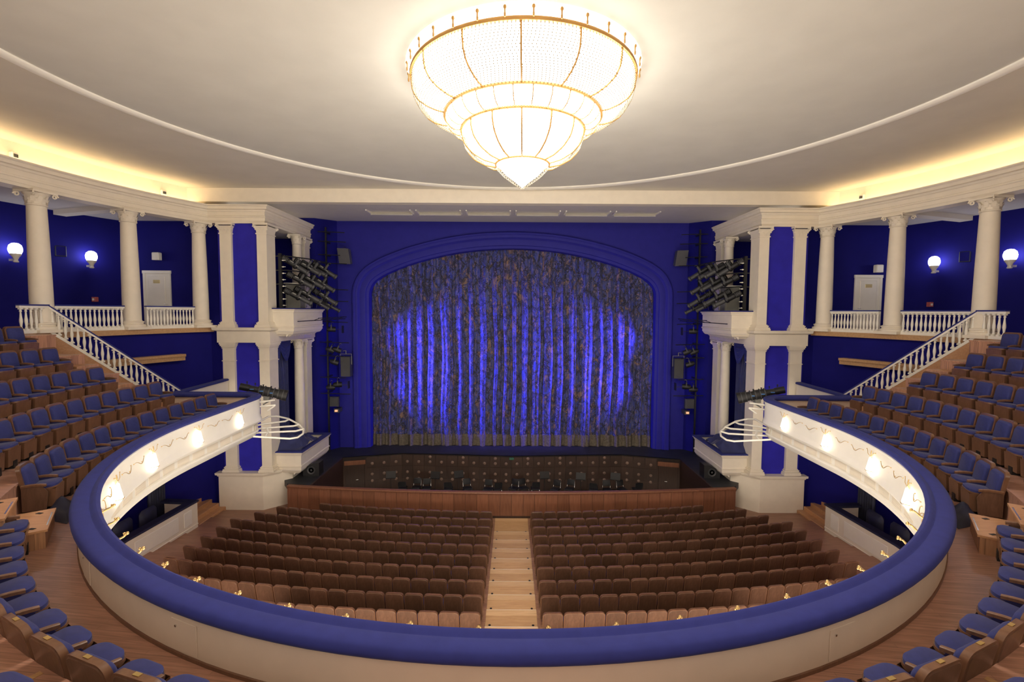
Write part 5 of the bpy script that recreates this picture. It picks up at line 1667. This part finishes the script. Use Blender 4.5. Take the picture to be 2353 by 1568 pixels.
    mb = MB(); mb.lathe([(0.2, 0), (0.19, 0.02), (0.06, -0.02), (0.05, 0.01), (0.001, 0.02)], 14, (9.42, 22.3, ZSTAGE + 0.28), M=Matrix(((1, 0, 0), (0, 0, -1), (0, 1, 0))))
    obj('cone', mb, 'dark_grey', t, 40, s)
    # follow spot on a bracket and white guard basket at the balcony end
    a, b = Vector((10.0, 17.62, -2.82)), Vector((8.5, 18.1, -3.24))
    mid = (a + b) / 2
    t = thing('follow_spot', 'long black follow spot bracketed to the %s end of the balcony' % sd, 'stage lantern', (s * mid.x, mid.y, mid.z), 0, 'balcony end follow spots')
    d = (b - a).normalized()
    L = (b - a).length
    y_ = Vector((0, 0, 1)).cross(d).normalized(); z_ = d.cross(y_)
    Mx = Matrix.Translation(mid) @ Matrix((d, y_, z_)).transposed().to_4x4() @ RX
    mb = MB()
    for r0, r1, u0, u1 in ((0.13, 0.13, -0.5, -0.3), (0.11, 0.12, -0.3, -0.12), (0.17, 0.19, -0.12, 0.14)): mb.lathe([(0.001, u0 * L), (r0, u0 * L), (r1, u1 * L), (0.001, u1 * L)], 14, M=Mx)
    obj('lamp_house', mb, 'black_metal', t, 35, s)
    mb = MB()
    for r0, r1, u0, u1 in ((0.16, 0.17, 0.14, 0.3), (0.19, 0.21, 0.3, 0.5)): mb.lathe([(0.001, u0 * L), (r0, u0 * L), (r1, u1 * L), (r1 * 0.9, u1 * L), (0.001, u1 * L - 0.05)], 14, M=Mx)
    obj('barrel', mb, 'black_metal', t, 35, s)
    for k in range(6):
        mb = MB(); mb.lathe([(0.001, 0), (0.2 + 0.012 * (k % 2), 0), (0.2 + 0.012 * (k % 2), 0.03), (0.001, 0.03)], 12, M=Mx @ Matrix.Translation((0, 0, L * (-0.1 + 0.1 * k))))
        obj('cooling_ring', mb, 'dark_grey', t, 35, s)
    for k in range(5):
        q = a.lerp(b, 0.15 + 0.17 * k)
        mb = MB(); mb.lathe([(0.02, 0), (0.02, 0.06), (0.03, 0.07), (0.03, 0.09), (0.001, 0.1)], 8, (q.x, q.y, q.z + 0.15))
        obj('knob', mb, 'black_metal', t, 40, s)
    for u in (-0.2, 0.0, 0.2):
        mb = MB(); q = a.lerp(b, 0.5 + u) + Vector((0, -0.19, 0.03)); mb.box(q.x - 0.07, q.x + 0.07, q.y - 0.01, q.y + 0.01, q.z - 0.015, q.z + 0.015)
        obj('indicator_label', mb, 'lens_blue', t, 0, s)
    mb = MB(); mb.tube([(9.15, 17.9, -3.2), (9.1, 17.9, -3.42), (9.2, 17.7, -3.5)], 0.03, 6).box(9.05, 9.25, 17.8, 18.0, -3.36, -3.2)
    obj('yoke', mb, 'grey_case', t, 35, s)
    t = thing('spot_bracket', 'white tube bracket carrying the follow spot at the %s balcony end' % sd, 'bracket', (s * 9.0, 17.6, -3.6), 0, 'follow spot brackets')
    for P in ([(9.35, 17.5, -3.55), (8.75, 17.7, -3.52)], [(9.35, 17.55, -3.40), (8.9, 17.95, -3.38)], [(8.75, 17.7, -3.52), (9.02, 17.65, -3.72)]):
        mb = MB(); mb.tube(P, 0.03, 8)
        obj('tube', mb, 'white_paint', t, 40, s)
    t = thing('guard_basket', 'white curved tube guard basket below the follow spot, %s side' % sd, 'guard basket', (s * 8.8, 17.6, -4.5), 0, 'guard baskets')
    def W(px, py, Y): return ((1168 - px) / 1111 * Y, Y, (710 - py) / 1111 * Y)
    loop = [W(560, 1005, 16.6), W(650, 1010, 16.95), W(668, 1007, 17.1), W(681, 998, 17.4), W(683, 988, 17.8), W(672, 976, 18.2), W(648, 963, 18.5), W(622, 957, 18.6), W(602, 958, 18.3), W(588, 966, 17.6), W(572, 974, 17.1)]
    for P in (loop, [W(570, 980, 17.1), W(588, 976, 17.6), W(640, 969, 18.1), W(650, 964, 18.48)], [W(568, 989, 17.0), W(585, 986, 17.45), W(660, 980, 17.95), W(672, 976, 18.2)], [W(564, 998, 16.8), W(580, 996, 17.2), W(664, 992, 17.6), W(682, 987, 17.8)], [W(598, 985, 17.4), W(600, 995, 17.2), W(592, 1007, 16.9)]):
        mb = MB(); mb.tube(P, 0.035, 8)
        obj('tube', mb, 'white_paint', t, 50, s)

# ------------------------------------------------------------ orchestra pit furniture
def chair_meshes():
    D = {}
    b = MB(); b.bbox(-0.22, 0.22, -0.2, 0.22, 0.44, 0.5, 0.02); D['seat'] = mesh_of('seat', b, 'black_metal', 0)
    b = MB(); pad(b, outline(0.2, 0.58, 0.88, 0.05), outline(0.18, 0.6, 0.86, 0.04), -0.2, -0.17, -0.16); D['backrest'] = mesh_of('backrest', b, 'black_metal')
    b = MB()
    for x in (-0.2, 0.2): b.tube([(x, 0.2, 0), (x, 0.18, 0.44), (x, -0.18, 0.46), (x, -0.26, 0.8)], 0.012, 6).tube([(x, -0.24, 0), (x, -0.16, 0.44)], 0.012, 6)
    D['frame'] = mesh_of('frame', b, 'chrome')
    return D
CH = chair_meshes()
SM = {}
b = MB(); b.add([(-0.25, 0, 1.0), (0.25, 0, 1.0), (0.25, 0.12, 1.34), (-0.25, 0.12, 1.34), (-0.25, 0.012, 0.995), (0.25, 0.012, 0.995), (0.25, 0.132, 1.335), (-0.25, 0.132, 1.335)], [(0, 1, 2, 3), (7, 6, 5, 4), (0, 4, 5, 1), (1, 5, 6, 2), (2, 6, 7, 3), (3, 7, 4, 0)])
b.box(-0.25, 0.25, -0.06, 0.0, 0.995, 1.01); SM['desk'] = mesh_of('desk', b, 'black_metal', 0)
b = MB(); b.tube([(0, 0.04, 0), (0, 0.04, 1.1)], 0.014, 6)
for k in range(3): b.tube([(0, 0.04, 0.15), (0.25 * cos(2.1 * k), 0.04 + 0.25 * sin(2.1 * k), 0.01)], 0.01, 5)
SM['stand'] = mesh_of('stand', b, 'black_metal')
rnd = random.Random(11)
for k, x in enumerate((-5.7, -5.0, -4.45, -3.3, -2.3, -1.25, -0.75, 0.1, 0.65, 1.25, 2.3, 3.05, 4.3, 5.0, 5.8, 6.6)):
    t = thing('orchestra_chair', '%s black orchestra chair from the left in the pit' % ORD[k], 'chair', (x, 24.75 + 0.2 * rnd.random(), ZPIT), rnd.uniform(-0.5, 0.5) + (pi if k % 3 else 0), 'orchestra chairs')
    for nm, me in CH.items(): put(me, nm, t)
for k, x in enumerate((-6.3, -4.0, -2.75, 1.75, 3.6, 5.4)):
    t = thing('music_stand', '%s black music stand from the left in the pit' % ORD[k], 'music stand', (x, 24.6 + 0.3 * rnd.random(), ZPIT), rnd.uniform(-0.4, 0.4), 'music stands')
    for nm, me in SM.items(): put(me, nm, t)

# ------------------------------------------------------------ blue stage spots (the lit lanterns beside the arch)
for s in (1, -1):
    for (p, q, pw) in (((9.32, 25.9, -1.02), (-3.5, 27.7, -3.4), 1.0), ((9.05, 25.94, -4.0), (-4.0, 27.7, -5.0), 1.0)):
        l = bpy.data.lights.new('blue_spot', 'SPOT')
        l.energy = BLUE_SPOT_W * pw
        l.color = (0.10, 0.08, 1.0)
        l.spot_size = rad(72)
        l.spot_blend = 1.0
        l.shadow_soft_size = 0.03
        o = bpy.data.objects.new('blue_spot', l)
        COL.objects.link(o)
        o.location = (s * p[0], p[1], p[2])
        o.rotation_euler = (Vector((s * q[0], q[1], q[2])) - Vector((s * p[0], p[1], p[2]))).to_track_quat('-Z', 'Y').to_euler()

# ------------------------------------------------------------ origins of one-mesh things at their base
bpy.context.view_layer.update()
for o in list(COL.objects):
    if o.type == 'MESH' and o.parent is None and o.location.length < 1e-9 and o.data.users == 1:
        vs = o.data.vertices
        xs = [v.co.x for v in vs]; ys = [v.co.y for v in vs]; zs = [v.co.z for v in vs]
        c = Vector(((min(xs) + max(xs)) / 2, (min(ys) + max(ys)) / 2, min(zs)))
        o.data.transform(Matrix.Translation(-c))
        o.location = c
        for ch in o.children: ch.location = ch.location - c
